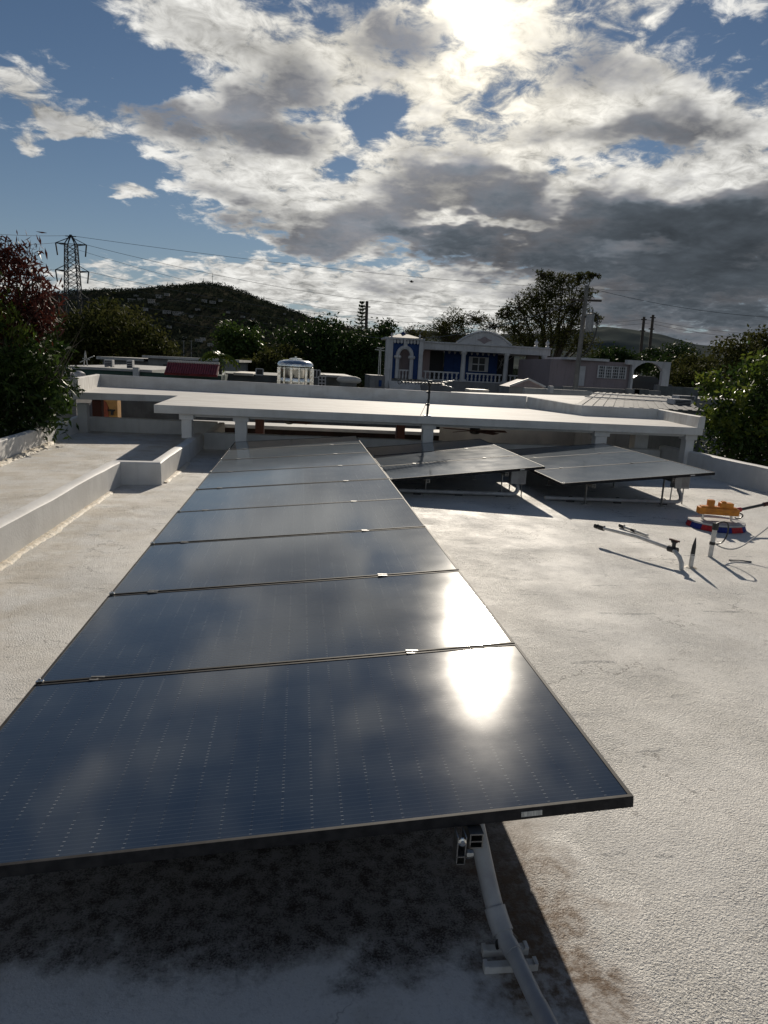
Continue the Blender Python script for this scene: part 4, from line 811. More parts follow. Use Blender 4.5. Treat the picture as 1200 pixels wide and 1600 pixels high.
mb = MB(); mb.prism_y([(axc-.18, zs+ow*1.2), (axc+.18, zs+ow*1.2), (axc+.12, zs+ow*1.2+.45), (axc, zs+ow*1.2+.7), (axc-.12, zs+ow*1.2+.45)], BY-.5, BY-.36); mb.build('keystone', 'house_white', tr, O)
bp('tower_inner_wall', 'house_mauve', xb_, xc, BY+1.2, BY+1.4, zf, zt0)
for k in range(8):
    x = xb_+(xc-xb_)*(k+.5)/8; mb = MB(); mb.prism_y([(x-.09, zt0), (x+.09, zt0), (x+.09, zt0-.22), (x, zt0-.30), (x-.09, zt0-.22)], BY-.52, BY-.37); mb.build('dentil', 'house_white', t, O)
bp('tower_cornice', 'house_white', xa-.1, xd+.05, BY-.6, BY+2.4, zt0, zt0+.14)
mx = (xa+xd)/2; zap = bh(629, 521.5).z; mb = MB(); mb.add([(xa+.1, BY-.5, zt0+.14), (xd-.1, BY-.5, zt0+.14), (xd-.1, BY+2.2, zt0+.14), (xa+.1, BY+2.2, zt0+.14), (mx-.35, BY+.6, zap), (mx+.35, BY+.6, zap), (mx+.35, BY+1.1, zap), (mx-.35, BY+1.1, zap)], [(0, 1, 5, 4), (1, 2, 6, 5), (2, 3, 7, 6), (3, 0, 4, 7), (4, 5, 6, 7), (3, 2, 1, 0)]); tr = mb.build('tower_roof', 'metal_roof', t, O)
mb = MB(); mb.lathe([(.34, 0), (.26, .12), (.24, .22), (.12, .30), (.02, .36)], (mx, BY+.85, zap-.15), 8); mb.build('tower_cap', 'house_blue', tr, O)
for px in (609, 652):
    x = X(px); mb = MB(); mb.lathe([(.10, 0), (.05, .08), (.10, .2), (.03, .3), (.01, .36)], (x, BY-.4, zt0+.14), 8); mb.build('finial', 'house_white', t, O, smooth=True)
for k in range(8):
    x = xb_+.15+(xc-xb_-.3)*k/7
    if abs(x-axc) > ow*0 : mb = MB(); mb.lathe([(.05, 0), (.08, .2), (.04, .4), (.06, .6)], (x, BY-.28, zf), 6); mb.build('baluster', 'house_white', t, O, smooth=True)
bp('tower_rail', 'house_white', xb_, xc, BY-.33, BY-.15, zf+.58, zf+.68)
for k in range(5): bp('stair_step', 'house_white', X(607), X(655), BY-1.9+.28*k, BY-1.62+.28*k-.003, GZ, zf-1.0+.2*k)
# house annexe to the left with an aerial
a = bh(590, 588, 53); t = thing('annexe', 'pale grey annexe with an aerial left of the blue house tower', 'house', (a.x, 53, GZ)); O2 = t.location
wbox('wall', 'grey_wall', t, (579, 586), (600.5, 588), 53.4, 58)
for (x0, y0, x1, y1) in ((594, 587, 595, 545), (591, 587, 593, 548), (586, 546, 601, 548), (589, 543, 600, 544.5)):
    mb = MB(); mb.bar(ony(x0, y0, 53.6), ony(x1, y1, 53.6), .06); mb.build('aerial_rod', 'aluminium', t, t.location)
wbox('window', 'house_blue', t, (592, 594), (596, 604), 53.33, 53.39, None)
# ------------------------------------------------------------------ mauve house with white arch
MY = 46.0
a, b = ony(868, 562, MY), ony(989, 566, MY); O = Vector(((a.x+b.x)/2, MY, GZ)); t = thing('mauve_house', 'mauve flat-roofed house with a white gridded window and a white carport arch', 'house', O)
zr = (a.z+b.z)/2; zb_ = ony(930, 606, MY).z
x0, xk, x1 = a.x, ony(922, 580, MY).x, b.x
mb = MB(); mb.prism([(x0, MY+.9), (xk, MY), (x1, MY), (x1, MY+8), (x0, MY+8)], GZ, zr); mb.build('wall', 'house_mauve', t, O)
mb = MB(); mb.box(ony(884, 560, MY).x, ony(950, 562, MY).x, MY-.25, MY+4, zr+.001, zr+.16); mb.build('roof_edge', 'house_white', t, O)
mb = MB(); mb.prism([(x0-.1, MY+.75), (xk, MY-.12), (x1+.1, MY-.12), (x1+.1, MY+.3), (x0-.1, MY+1.2)], zb_-.35, zb_-.05); mb.build('plinth', 'grey_wall', t, O)
p, q = ony(935, 571.5, MY), ony(975.5, 592, MY); w = MB(); w.box(p.x, q.x, MY-.05, MY-.002, q.z, p.z); w = w.build('window', 'window_dark', t, O)
for k in range(5):
    x = p.x+(q.x-p.x)*k/4; mb = MB(); mb.box(x-.055, x+.055, MY-.11, MY-.051, q.z-.03, p.z+.03); mb.build('mullion', 'house_white', w, O)
for k in range(5):
    z = q.z+(p.z-q.z)*k/4
    for j in range(4):
        xa_, xb2 = p.x+(q.x-p.x)*j/4+.056, p.x+(q.x-p.x)*(j+1)/4-.056; mb = MB(); mb.box(xa_, xb2, MY-.10, MY-.051, z-.022, z+.022); mb.build('glazing_bar', 'house_white', w, O)
for j in range(4):
    for s in (1, 2):
        x = p.x+(q.x-p.x)*(j+s/3)/4; mb = MB(); mb.box(x-.018, x+.018, MY-.095, MY-.052, q.z+.023, p.z-.023); mb.build('glazing_bar', 'house_white', w, O)
p, q = ony(904, 572, MY+.3), ony(910, 603, MY+.3); mb = MB(); yy = MY+.9+(MY-(MY+.9))*((p.x+q.x)/2-x0)/(xk-x0); mb.box(p.x, q.x, yy-.12, yy+.1, q.z, p.z); mb.build('door', 'house_white', t, O)
p, q = ony(980.5, 562, MY-.4), ony(1044, 603, MY-.4); yA = MY-.4; zt_ = ony(1012, 564, yA).z; zs = ony(1010, 579, yA).z
li, ro = ony(989.5, 590, yA).x, ony(1034.5, 590, yA).x; n = 14
inner = [(ro-(ro-li)*k/n, zs+.55*math.sin(math.pi*k/n)**.7) for k in range(n+1)]
mb = MB(); mb.prism_y([(ony(986, 590, yA).x, GZ), (li, GZ)]+inner[::-1]+[(ro, GZ), (q.x, GZ), (q.x, zt_), (p.x, zt_), (p.x, zt_-.3), (ony(986, 590, yA).x, zt_-.3)], yA, yA+.35); mb.build('carport_arch', 'house_white', t, O)
# parked car under the arch
c = ony(1003, 600, MY+3); t = thing('parked_car', 'dark car parked in the shade behind the white arch', 'car', (c.x, c.y, c.z-.75))
L0 = t.location
mb = MB(); mb.prism_y([(-2.0, .25), (2.0, .25), (2.05, .6), (1.9, .8), (1.1, .88), (.6, 1.3), (-.8, 1.34), (-1.4, .95), (-2.0, .85), (-2.05, .5)], -.8, .8); mb.build('body', 'car_paint', t, bevel=.05)
mb = MB(); mb.prism_y([(1.0, .9), (.58, 1.25), (-.76, 1.28), (-1.25, .95)], -.812, -.801); mb.build('window', 'window_dark', t)
for x in (-1.3, 1.3):
    for yy in (-.8, .8): mb = MB(); mb.lathe([(.20, -.1), (.31, -.1), (.31, .1), (.20, .1)], (x, yy, .31), 16, axis='y'); mb.build('wheel', 'tyre', t)
m = MB(); m.box(16, 32, 44, 62, GZ, L0.z); tag(m.build('driveway', 'grey_wall'), kind='structure')
t = thing('garden_wall', 'dark garden wall right of the white arch', 'wall', (ony(1065, 605, 42).x, 42, GZ)); wbox('wall', 'dark_wall', t, (1031, 603), (1092, 609), 42, 42.4); wbox('pier', 'grey_wall', t, (1027, 601), (1030.5, 608), 42, 42.4)
t = thing('garden_wall', 'low pale wall in front of the mauve house', 'wall', (ony(960, 610, 41).x, 41, GZ)); wbox('wall', 'grey_wall', t, (880, 606), (1033, 611), 41, 41.3)
for px, w_ in ((990, 9), (1003, 11)): wbox('pier', ('dark_wall' if px > 995 else 'grey_wall'), t, (px-w_, 607.5), (px+w_, 614), 40.6, 40.95)
# ------------------------------------------------------------------ metal roof on the right
zA, zB = 1.00, 1.12
A = [onz(896, 634, zA), onz(1100, 642, zA-.02), onz(1060, 620, zB), onz(930, 613, zB)]
t = thing('metal_roof', 'wide ribbed grey metal roof behind the right end of the canopy', 'roof', (A[0].x, A[0].y, GZ)); O = t.location
n = Vector((0, 0, .06)); mb = MB(); mb.hexa([p-n for p in A]+A); mb.build('sheet', 'metal_roof', t, O)
for k in range(13):
    f = (k+.5)/13; mb = MB(); mb.bar(A[0].lerp(A[1], f)+n*.1, A[3].lerp(A[2], f)+n*.1, .10, .025); mb.build('rib', 'metal_roof', t, O)
for f in (.42, .72):
    mb = MB(); mb.bar(A[0].lerp(A[3], f)+n*.9, A[1].lerp(A[2], f)+n*.4, .10, .03); mb.build('ridge_strip', 'house_white', t, O)
mb = MB(); mb.prism([(p.x*.99+.1, p.y) for p in (A[0]+Vector((.2, .3, 0)), A[1]+Vector((-.2, .3, 0)), A[2]+Vector((-.2, -.3, 0)), A[3]+Vector((.2, -.3, 0)))], GZ, .86); mb.build('wall', 'grey_wall', t, O)
ac_unit(1061, 629, 18.5, .52, .20, 'grey air conditioner on the ribbed metal roof, near one', ony(1061, 635, 18.5).z-.05)
ac_unit(1068, 622, 21, .58, .16, 'flat grey air conditioner on the ribbed metal roof, far one', ony(1068, 627, 21).z-.05)
t = thing('flat_house', 'grey flat roof with a small white gable behind the canopy', 'house', (ony(820, 612, 30).x, 30, GZ)); O = t.location
p = onz(705, 612, .95); q = onz(925, 619, .95)
mb = MB(); mb.prism([(onz(690, 622, .95).x, onz(690, 622, .95).y), (onz(930, 632, .95).x, onz(930, 632, .95).y), (q.x, q.y), (p.x, p.y)], GZ, .95); mb.build('roof', 'old_roof', t, O)
wbox('parapet', 'old_roof', t, (820, 607), (926, 611), 34, 34.3)
wbox('vent_box', 'house_white', t, (860, 603), (864.5, 612), 30, 30.3, .9)
A_, B_, C_ = ony(796, 604, 38), ony(851, 606, 38), ony(825, 593.5, 38)
mb = MB(); mb.prism_y([(A_.x, A_.z), (B_.x, B_.z), (C_.x, C_.z)], 38, 40); gb = mb.build('small_gable', 'house_mauve', t, O)
for e_ in (A_, B_): mb = MB(); mb.bar(e_+Vector((0, -.1, .05)), C_+Vector((0, -.1, .05)), .12, .10); mb.build('gable_edge', 'house_white', gb, O)
mb = MB(); mb.box(A_.x, B_.x, 38.01, 40, GZ, min(A_.z, B_.z)); mb.build('gable_wall', 'grey_wall', t, O)
p, q = ony(734, 608, 33), ony(764, 611, 33); t = thing('roof_slab', 'small flat slab raised on the grey roof behind the canopy', 'slab', ((p.x+q.x)/2, 33, .9)); mb = MB(); mb.box(p.x, q.x, 33, 34, p.z-.12, p.z); mb.build('slab', 'tile_pale', t, t.location); mb = MB(); mb.box(p.x+.1, q.x-.1, 33.1, 33.9, .7, p.z-.121); mb.build('base', 'dark_void', t, t.location)
# shed roof edge at the far right, beside the leafy tree
t = thing('shed', 'dark grey shed wall behind the right canopy corner', 'shed', (9.5, 18.5, GZ)); mb = MB(); mb.box(8.3, 11, 18, 21, GZ, .25); mb.build('wall', 'dark_wall', t, t.location); mb = MB(); mb.box(8.2, 11.1, 17.9, 21.1, .252, .32); mb.build('roof', 'old_roof', t, t.location)
# ------------------------------------------------------------------ hills
def interp(x, xs, ys): return float(np.interp(x, xs, ys))
def vnoise(n, seed):
    r = np.random.default_rng(seed); return r.uniform(-1, 1, (n, n))
_VN = vnoise(64, 5)
def fbm(x, y, o=4):
    x = np.asarray(x, float); y = np.asarray(y, float); s = 0; a = 1
    for k in range(o):
        xi = np.floor(x).astype(int); yi = np.floor(y).astype(int); fx = x-xi; fy = y-yi; fx = fx*fx*(3-2*fx); fy = fy*fy*(3-2*fy)
        g = lambda i, j: _VN[(xi+i) % 64, (yi+j) % 64]
        s = s+a*((g(0, 0)*(1-fx)+g(1, 0)*fx)*(1-fy)+(g(0, 1)*(1-fx)+g(1, 1)*fx)*fy); x = x*2.03+7.1; y = y*2.03+3.3; a *= .5
    return s
def ridge_from(pxs, y):
    pts = [ony(px, py, y) for px, py in pxs]; return [p.x for p in pts], [p.z for p in pts]
HX, HZ = ridge_from([(-250, 520), (-80, 498), (40, 478), (90, 470), (140, 463), (190, 457), (240, 455), (262, 450), (300, 448), (330, 446), (350, 447), (372, 455), (400, 467), (440, 484), (480, 501), (520, 513), (560, 522), (640, 545), (760, 575)], 900)
def hill_h(x, y):
    r = np.interp(x, HX, HZ); u = np.clip((y-430)/(900-430), 0, 1); u = u*u*(3-2*u)*.75+u*.25
    d = np.clip(1-(y-900)/500, 0, 1); h = GZ+(r-GZ)*np.where(y < 900, u, d)
    return h+fbm(x/60, y/60)*4.5*np.clip((h-GZ)/20, 0, 1)*np.where(np.abs(y-900) < 60, .35, 1)
def grid_mesh(name, mat, x0, x1, y0, y1, nx, ny, fn, kind='structure'):
    X_, Y_ = np.meshgrid(np.linspace(x0, x1, nx), np.linspace(y0, y1, ny)); Z_ = fn(X_, Y_)
    V_ = np.stack([X_, Y_, Z_], -1).reshape(-1, 3); i = np.arange(nx*ny).reshape(ny, nx)
    F_ = np.stack([i[:-1, :-1], i[:-1, 1:], i[1:, 1:], i[1:, :-1]], -1).reshape(-1, 4)
    o = np_mesh(name, V_, F_, mat, smooth=True); return tag(o, kind=kind)
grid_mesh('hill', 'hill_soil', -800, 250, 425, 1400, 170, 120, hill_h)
RX, RZ = ridge_from([(300, 560), (430, 540), (505, 521), (540, 518), (560, 523), (610, 531), (640, 517), (700, 522), (760, 522), (850, 520), (905, 516), (935, 512), (985, 517), (1020, 524), (1060, 536), (1110, 541), (1160, 548), (1230, 556), (1500, 575)], 2400)
def far_h(x, y):
    r = np.interp(x, RX, RZ); u = np.clip((y-1500)/900, 0, 1); u = u*u*(3-2*u); d = np.clip(1-(y-2400)/900, 0, 1)
    h = GZ+(r-GZ)*np.where(y < 2400, u, d); return h+fbm(x/170, y/170)*14*np.clip((h-GZ)/50, 0, 1)*np.where(np.abs(y-2400) < 150, .3, 1)
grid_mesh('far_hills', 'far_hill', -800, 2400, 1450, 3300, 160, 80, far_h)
# ------------------------------------------------------------------ foliage
def leaf_quads(C, L_, W_, rng, droop=0.0, up=0.0, flat=0.0):
    """rhombic leaves at centres C; length L_, width W_"""
    n = len(C); d = rng.normal(size=(n, 3)); d[:, 2] = d[:, 2]*(1-flat)-droop+up; d /= np.linalg.norm(d, axis=1, keepdims=True)
    r = rng.normal(size=(n, 3)); w = np.cross(d, r); w /= np.linalg.norm(w, axis=1, keepdims=True)+1e-9
    s = rng.uniform(.65, 1.25, (n, 1)); l = d*L_*s/2; ww = w*W_*s/2; nn = np.cross(d, w)*W_*.18
    V_ = np.stack([C-l, C-l*.1+ww+nn, C+l, C-l*.1-ww+nn], 1).reshape(-1, 3)
    return V_, np.arange(4*n).reshape(n, 4)
def crown_points(clusters, n, rng, clump=.28, per=14, shell=.5):
    """clumps spread through ellipsoids, denser towards their surface, leaves gathered round each clump"""
    vol = np.array([c[3]*c[4]*c[5] for c in clusters])**(2/3); vol /= vol.sum(); out = []
    for c, f in zip(clusters, vol):
        k = max(6, int(n*f/per)); d = rng.normal(size=(k, 3)); d /= np.linalg.norm(d, axis=1, keepdims=True)
        rad = rng.uniform(0, 1, (k, 1))**shell; rad *= 1+.22*fbm(d[:, :1]*3+c[0], d[:, 2:]*3+c[2], 3)
        p = d*rad*np.array(c[3:6])+np.array(c[:3])
        s = min(c[3:6])*clump; q = np.repeat(p, per, 0)+rng.normal(size=(k*per, 3))*s*np.array([1, 1, .7]); out.append(q)
    return np.concatenate(out)
def limbs(mb, base, tops, r0, rng, twist=.15, seg=6, split=.35):
    base = Vector(base)
    for tp in tops:
        tp = Vector(tp); mid = base.lerp(tp, .5); mid.z += (tp-base).length*.08; h = (tp-base).length
        pts = [base, base.lerp(mid, .5)+Vector(rng.normal(0, twist*.2*h*.4, 3)), mid+Vector(rng.normal(0, twist*.3*h*.4, 3)), mid.lerp(tp, .5)+Vector(rng.normal(0, twist*.3*h*.4, 3)), tp]
        mb.tube(pts, [r0, r0*.75, r0*.55, r0*.35, r0*.12], seg)
def make_tree(name, label, base, clusters, nleaf, leaf, mat, trunk_r, seed, clump=.28, per=14, shell=.5, droop=0.0, cat='tree', group=None, ntwig=0, twig_r=.012, fork=.45, extra=None, bark='bark'):
    rng = np.random.default_rng(seed); base = Vector(base); t = thing(name, label, cat, base, group)
    C_ = crown_points(clusters, nleaf, rng, clump, per, shell)
    V_, F_ = leaf_quads(C_, leaf[0], leaf[1], rng, droop)
    o = np_mesh('crown', V_, F_, mat, t, base); o['kind'] = 'stuff'
    cen = np.mean([c[:3] for c in clusters], 0); lo = min(c[2]-c[5]*.6 for c in clusters)
    fk = Vector((base.x*.35+cen[0]*.65, base.y*.35+cen[1]*.65, base.z+(lo-base.z)*fork+(cen[2]-base.z)*.10))
    mb = MB(); mid = base.lerp(fk, .5)+Vector(rng.normal(0, trunk_r*.8, 3)); mb.tube([base-Vector((0, 0, .1)), base+Vector((0, 0, trunk_r)), mid, fk], [trunk_r*1.35, trunk_r*1.05, trunk_r*.85, trunk_r*.7], 9)
    mb.build('trunk', bark, t, base, smooth=True)
    mb = MB(); limbs(mb, fk, [c[:3] for c in clusters], trunk_r*.5, rng)
    for k in range(ntwig):
        c = clusters[rng.integers(len(clusters))]; d = rng.normal(size=3); d[2] = abs(d[2])*.8+.1; d /= np.linalg.norm(d)
        a = Vector(c[:3])+Vector(rng.normal(0, .12, 3)*np.array(c[3:6])); b = Vector(np.array(c[:3])+d*np.array(c[3:6])*rng.uniform(.85, 1.12))
        m_ = a.lerp(b, .5)+Vector(rng.normal(0, .06*(b-a).length, 3)); mb.tube([a, m_, b], [twig_r*2, twig_r*1.3, twig_r*.5], 4, cap=False)
    br = mb.build('branches', bark, t, base, smooth=True); br['kind'] = 'stuff'
    if extra:
        for (mt, cl, nl, lf, dr) in extra:
            V2, F2 = leaf_quads(crown_points(cl, nl, rng, .25, 10, .6), lf[0], lf[1], rng, dr); e = np_mesh('leaf_cluster', V2, F2, mt, t, base); e['kind'] = 'stuff'
    return t
def pc(px, py, y, r, ry=None, dz=1.0, rz=None):    # crown ellipsoid from a picture circle at depth y
    p = ony(px, py, y); R_ = r*y/FPX; return (p.x, p.y, p.z, R_, (ry*y/FPX if ry else R_), (rz*y/FPX if rz else R_*dz))
# near left tree with red young growth
D0 = 13.0
b = ony(20, 640, D0)
make_tree('mango_tree', 'leafy tree with dark red and bright green drooping leaves at the left edge', (b.x-.5, D0, GZ),
          [pc(20, 585, D0, 62), pc(75, 590, D0+.4, 34), pc(20, 655, D0-.2, 58), pc(72, 645, D0-.2, 34), pc(-60, 560, D0, 95), pc(-40, 640, D0, 90), pc(100, 610, D0+.6, 18)],
          9000, (.17, .045), 'leaf_dark', .14, 21, clump=.24, per=12, shell=.45, droop=.55, ntwig=40, twig_r=.006,
          extra=[('leaf_red', [pc(25, 425, D0, 40), pc(52, 462, D0, 36), pc(30, 500, D0+.2, 50), pc(66, 505, D0+.3, 26), pc(-40, 440, D0, 60), pc(5, 395, D0, 22)], 3300, (.18, .034), .95),
                 ('leaf_bright', [pc(8, 492, D0-.5, 30), pc(25, 520, D0-.5, 22), pc(-30, 480, D0-.4, 40)], 500, (.19, .04), 1.1),
                 ('leaf_mid', [pc(82, 618, D0-.3, 26), pc(92, 632, D0-.3, 18), pc(60, 560, D0-.4, 30), pc(20, 560, D0-.5, 30), pc(92, 545, D0+.2, 16)], 800, (.17, .05), .6)])
mt_ = bpy.data.objects['mango_tree']; rng = np.random.default_rng(3); mb = MB()
for k in range(26):
    a = ony(78+rng.uniform(-25, 20), 590+rng.uniform(-20, 30), D0+rng.uniform(-.3, .6)); b = ony(95+rng.uniform(-35, 38), 540+rng.uniform(-35, 45), D0+rng.uniform(-.3, .6)); mb.tube([a, a.lerp(b, .5)+Vector(rng.normal(0, .05, 3)), b], [.008, .006, .002], 4, cap=False)
for (x0, y0, x1, y1) in ((25, 600, 28, 400), (10, 600, 45, 440), (20, 560, 70, 470), (5, 560, 8, 385), (30, 470, 75, 430)):
    a, b = ony(x0, y0, D0), ony(x1, y1, D0); mb.tube([a, a.lerp(b, .5)+Vector(rng.normal(0, .08, 3)), b], [.03, .02, .006], 5, cap=False)
tw = mb.build('bare_twigs', 'twig', mt_, mt_.location); tw['kind'] = 'stuff'
# near right tree
D1 = 14.5
make_tree('leafy_tree', 'bright leafy tree beyond the right parapet at the right edge', (ony(1190, 700, D1).x+.4, D1, GZ),
          [pc(1150, 650, D1, 48), pc(1195, 640, D1, 60), pc(1140, 695, D1-.5, 46), pc(1200, 700, D1-.6, 60), pc(1185, 590, D1+.4, 36), pc(1112, 600, D1+1.0, 22), pc(1250, 630, D1, 80), pc(1120, 655, D1, 26)],
          7800, (.13, .06), 'leaf_mid', .13, 33, clump=.26, per=12, shell=.42, droop=.25, ntwig=50, twig_r=.006,
          extra=[('leaf_bright', [pc(1112, 595, D1+.8, 24), pc(1180, 580, D1, 30), pc(1118, 645, D1-.4, 26), pc(1150, 620, D1-.5, 26), pc(1140, 672, D1-.8, 26), pc(1195, 660, D1-.8, 30)], 1100, (.14, .06), .35),  # sunlit leaf tips put in as a lighter leaf colour
                 ('leaf_dark', [pc(1170, 690, D1+.4, 60), pc(1200, 650, D1+.5, 60)], 2600, (.13, .06), .3)])
# middle-distance trees
TR = [
 ('bushy_tree', 'dark green spreading tree behind the green house on the left', [pc(150, 530, 62, 50, dz=.8), pc(205, 528, 60, 52, dz=.75), pc(120, 545, 60, 40), pc(250, 555, 60, 34, dz=.7), pc(175, 505, 64, 34)], 9000, (.42, .20), 'leaf_olive', .3, 41),
 ('round_tree', 'rounded olive-lit tree in front of the hill, left of the steel tank', [pc(372, 540, 66, 30), pc(362, 530, 65, 22), pc(390, 545, 66, 22), pc(375, 560, 65, 30)], 6500, (.34, .2), 'leaf_mid', .25, 42),
 ('hedge_tree', 'low scrubby tree between the round tree and the steel tank', [pc(420, 572, 60, 30, dz=.7), pc(445, 560, 64, 24, dz=.8), pc(395, 575, 58, 24, dz=.6)], 4000, (.36, .2), 'leaf_olive', .18, 43),
 ('dense_tree', 'dense black-green tree behind the steel tank', [pc(470, 545, 70, 40), pc(505, 530, 72, 38), pc(495, 565, 68, 50, dz=.7), pc(450, 550, 72, 28)], 9000, (.40, .2), 'leaf_dark', .3, 44),
 ('dense_tree', 'tall dark tree just left of the blue house tower', [pc(548, 552, 72, 32), pc(592, 528, 74, 24), pc(575, 550, 70, 34), pc(604, 512, 76, 14), pc(570, 580, 68, 40, dz=.7), pc(530, 560, 70, 26)], 9500, (.38, .19), 'leaf_dark', .3, 45),
 ('feathery_tree', 'feathery dark tree rising behind the porch of the blue house', [pc(715, 505, 78, 32, dz=.7), pc(690, 515, 78, 26, dz=.7), pc(745, 500, 79, 20, dz=.6), pc(650, 525, 80, 26, dz=.7), pc(770, 512, 80, 22, dz=.7), pc(700, 530, 77, 50, dz=.5)], 6000, (.30, .10), 'leaf_olive', .25, 46),
 ('big_tree', 'largest spreading lacy tree behind the right side of the blue house', [pc(862, 462, 72, 30), pc(835, 470, 71, 24), pc(812, 482, 70, 22), pc(790, 492, 70, 18, dz=.8), pc(880, 440, 72, 24, dz=.7), pc(905, 436, 73, 20, dz=.6), pc(925, 432, 73, 15, dz=.5), pc(852, 432, 74, 20, dz=.7), pc(915, 460, 73, 18, dz=.7), pc(895, 485, 72, 26), pc(845, 500, 71, 30), pc(805, 515, 70, 26), pc(880, 520, 72, 34), pc(830, 540, 70, 36, dz=.8), pc(910, 540, 72, 24), pc(930, 500, 73, 12)], 19000, (.27, .11), 'leaf_olive', .42, 47),
 ('bushy_tree', 'dark rounded tree right of the utility pole', [pc(958, 562, 84, 28, dz=.8), pc(985, 568, 82, 24, dz=.8), pc(935, 568, 80, 24, dz=.8)], 5200, (.42, .2), 'leaf_dark', .25, 48),
 ('bushy_tree', 'dark tree behind the white carport arch', [pc(1020, 566, 88, 26, dz=.8), pc(1055, 562, 86, 34, dz=.8), pc(1040, 582, 80, 32, dz=.8)], 6000, (.42, .2), 'leaf_dark', .25, 49),
 ('bushy_tree', 'olive tree right of the arch, before the far hills', [pc(1085, 575, 74, 30, dz=.8), pc(1110, 588, 70, 32, dz=.8), pc(1070, 596, 66, 26)], 5200, (.38, .2), 'leaf_olive', .25, 50),
 ('bushy_tree', 'broad tree at the right edge behind the leafy tree', [pc(1150, 550, 60, 38, dz=.7), pc(1195, 540, 62, 38, dz=.8), pc(1240, 550, 60, 50), pc(1170, 575, 58, 45, dz=.7)], 7500, (.36, .18), 'leaf_olive', .28, 51),
 ('bushy_tree', 'tree above the reddish tree near the power pylon', [pc(60, 530, 75, 40), pc(20, 540, 72, 50), pc(95, 545, 70, 28)], 5600, (.45, .2), 'leaf_dark', .28, 52)]
for (nm, lab, cl, n, lf, mt, tr, sd_) in TR:
    cx = sum(c[0] for c in cl)/len(cl); cy = sum(c[1] for c in cl)/len(cl)
    make_tree(nm, lab, (cx, cy, GZ), cl, n, lf, mt, tr, sd_, clump=.22 if nm != 'big_tree' else .17, per=12, shell=.5, group='trees beyond the roofs', ntwig=(150 if nm in ('big_tree', 'feathery_tree') else 12), twig_r=(.035 if nm == 'big_tree' else .025))
# Norfolk pine
b = ony(564, 520, 120); zt_ = ony(565, 470, 120).z; t = thing('norfolk_pine', 'slender conical pine beside a tall dark pole, left of the blue house', 'tree', (b.x, 120, GZ))
mb = MB(); mb.tube([(b.x, 120, GZ), (b.x+.1, 120, zt_)], [.25, .03], 8); mb.build('trunk', 'bark', t, t.location)
rng = np.random.default_rng(8); pts = []
for k in range(16):
    z = zt_-.4-k*.55; R_ = .35+.13*k
    for j in range(6):
        a = j*math.pi/3+k*.4
        for s in np.linspace(.2, 1, 9): pts += [(b.x+R_*s*math.cos(a)+rng.normal(0, .07), 120+R_*s*math.sin(a)+rng.normal(0, .07), z+.25*s*s+rng.normal(0, .06)) for _ in range(3)]
V_, F_ = leaf_quads(np.array(pts), .34, .12, rng); np_mesh('crown', V_, F_, 'leaf_dark', t, t.location)['kind'] = 'stuff'
# palms
def palm(lab, px, ptop, y, R_, seed, mat='leaf_dark', trunk=.16):
    c = ony(px, ptop, y); t = thing('palm_tree', lab, 'palm', (c.x, y, GZ), 'palm trees'); rng = np.random.default_rng(seed)
    mb = MB(); mb.tube([(c.x+.2, y, GZ), (c.x+.05, y, (GZ+c.z)/2), (c.x, y, c.z)], [trunk*1.3, trunk, trunk*.8], 8); mb.build('trunk', 'bark', t, t.location, smooth=True)
    for k in range(15):
        a = rng.uniform(0, 6.28); el = rng.uniform(-.35, 1.1); L_ = R_*rng.uniform(.8, 1.1); vs = []; fs = []; prev = None
        for i in range(9):
            s = i/8; r = L_*s*math.cos(el*(1-s*.4)); z = L_*(math.sin(el)*s-.75*s*s); p = Vector((c.x+r*math.cos(a), y+r*math.sin(a), c.z+z))
            if prev is not None:
                w = Vector((-math.sin(a), math.cos(a), 0))*R_*.20*math.sin(math.pi*(s*.85+.12)); o_ = len(vs)
                for sg in (-1, 1): vs += [prev, p, p+w*sg-Vector((0, 0, R_*.13*s+.02)), prev.lerp(p, .4)+w*sg*.9-Vector((0, 0, R_*.13*s+.05))]
                fs += [(o_, o_+1, o_+2, o_+3), (o_+4, o_+5, o_+6, o_+7)]
            prev = p
        m_ = MB(); m_.add(vs, fs); m_.build('frond', mat, t, t.location)
palm('small drooping palm between the tiled awning and the steel tank', 344, 556, 33.5, .95, 4, 'leaf_bright', .09)
palm('dark palm silhouetted against the hill above the round tree', 396, 506, 110, 2.6, 5)
# woodland that reads as one mass, and brush on the hillside
rng = np.random.default_rng(77)
def clumps(xy, hfun, size, n_per, hrange):
    z = hfun(xy[:, 0], xy[:, 1]); h = rng.uniform(*hrange, len(xy)); c = np.stack([xy[:, 0], xy[:, 1], z+h*.55], 1)
    C_ = np.repeat(c, n_per, 0)+rng.normal(size=(len(c)*n_per, 3))*np.repeat(h, n_per)[:, None]*np.array([.32, .32, .26]); return leaf_quads(C_, size, size*.6, rng)
xy = np.stack([rng.uniform(-150, 260, 1500), rng.uniform(95, 420, 1500)], 1); xy = xy[np.abs(xy[:, 0]-.15*xy[:, 1]) < xy[:, 1]*.75]
V_, F_ = clumps(xy, lambda x, y: np.full_like(x, GZ), 1.5, 26, (3.2, 6.0)); tag(np_mesh('woodland', V_, F_, 'leaf_far'), 'dark woodland filling the low ground before the hill', 'woodland', kind='stuff')
xy = np.stack([rng.uniform(-480, 190, 11000), rng.uniform(470, 930, 11000)], 1); 
V_, F_ = clumps(xy, hill_h, 1.9, 8, (2.0, 4.6)); tag(np_mesh('hillside_brush', V_, F_, 'leaf_far'), 'dark trees and brush covering the hill', 'brush', kind='stuff')
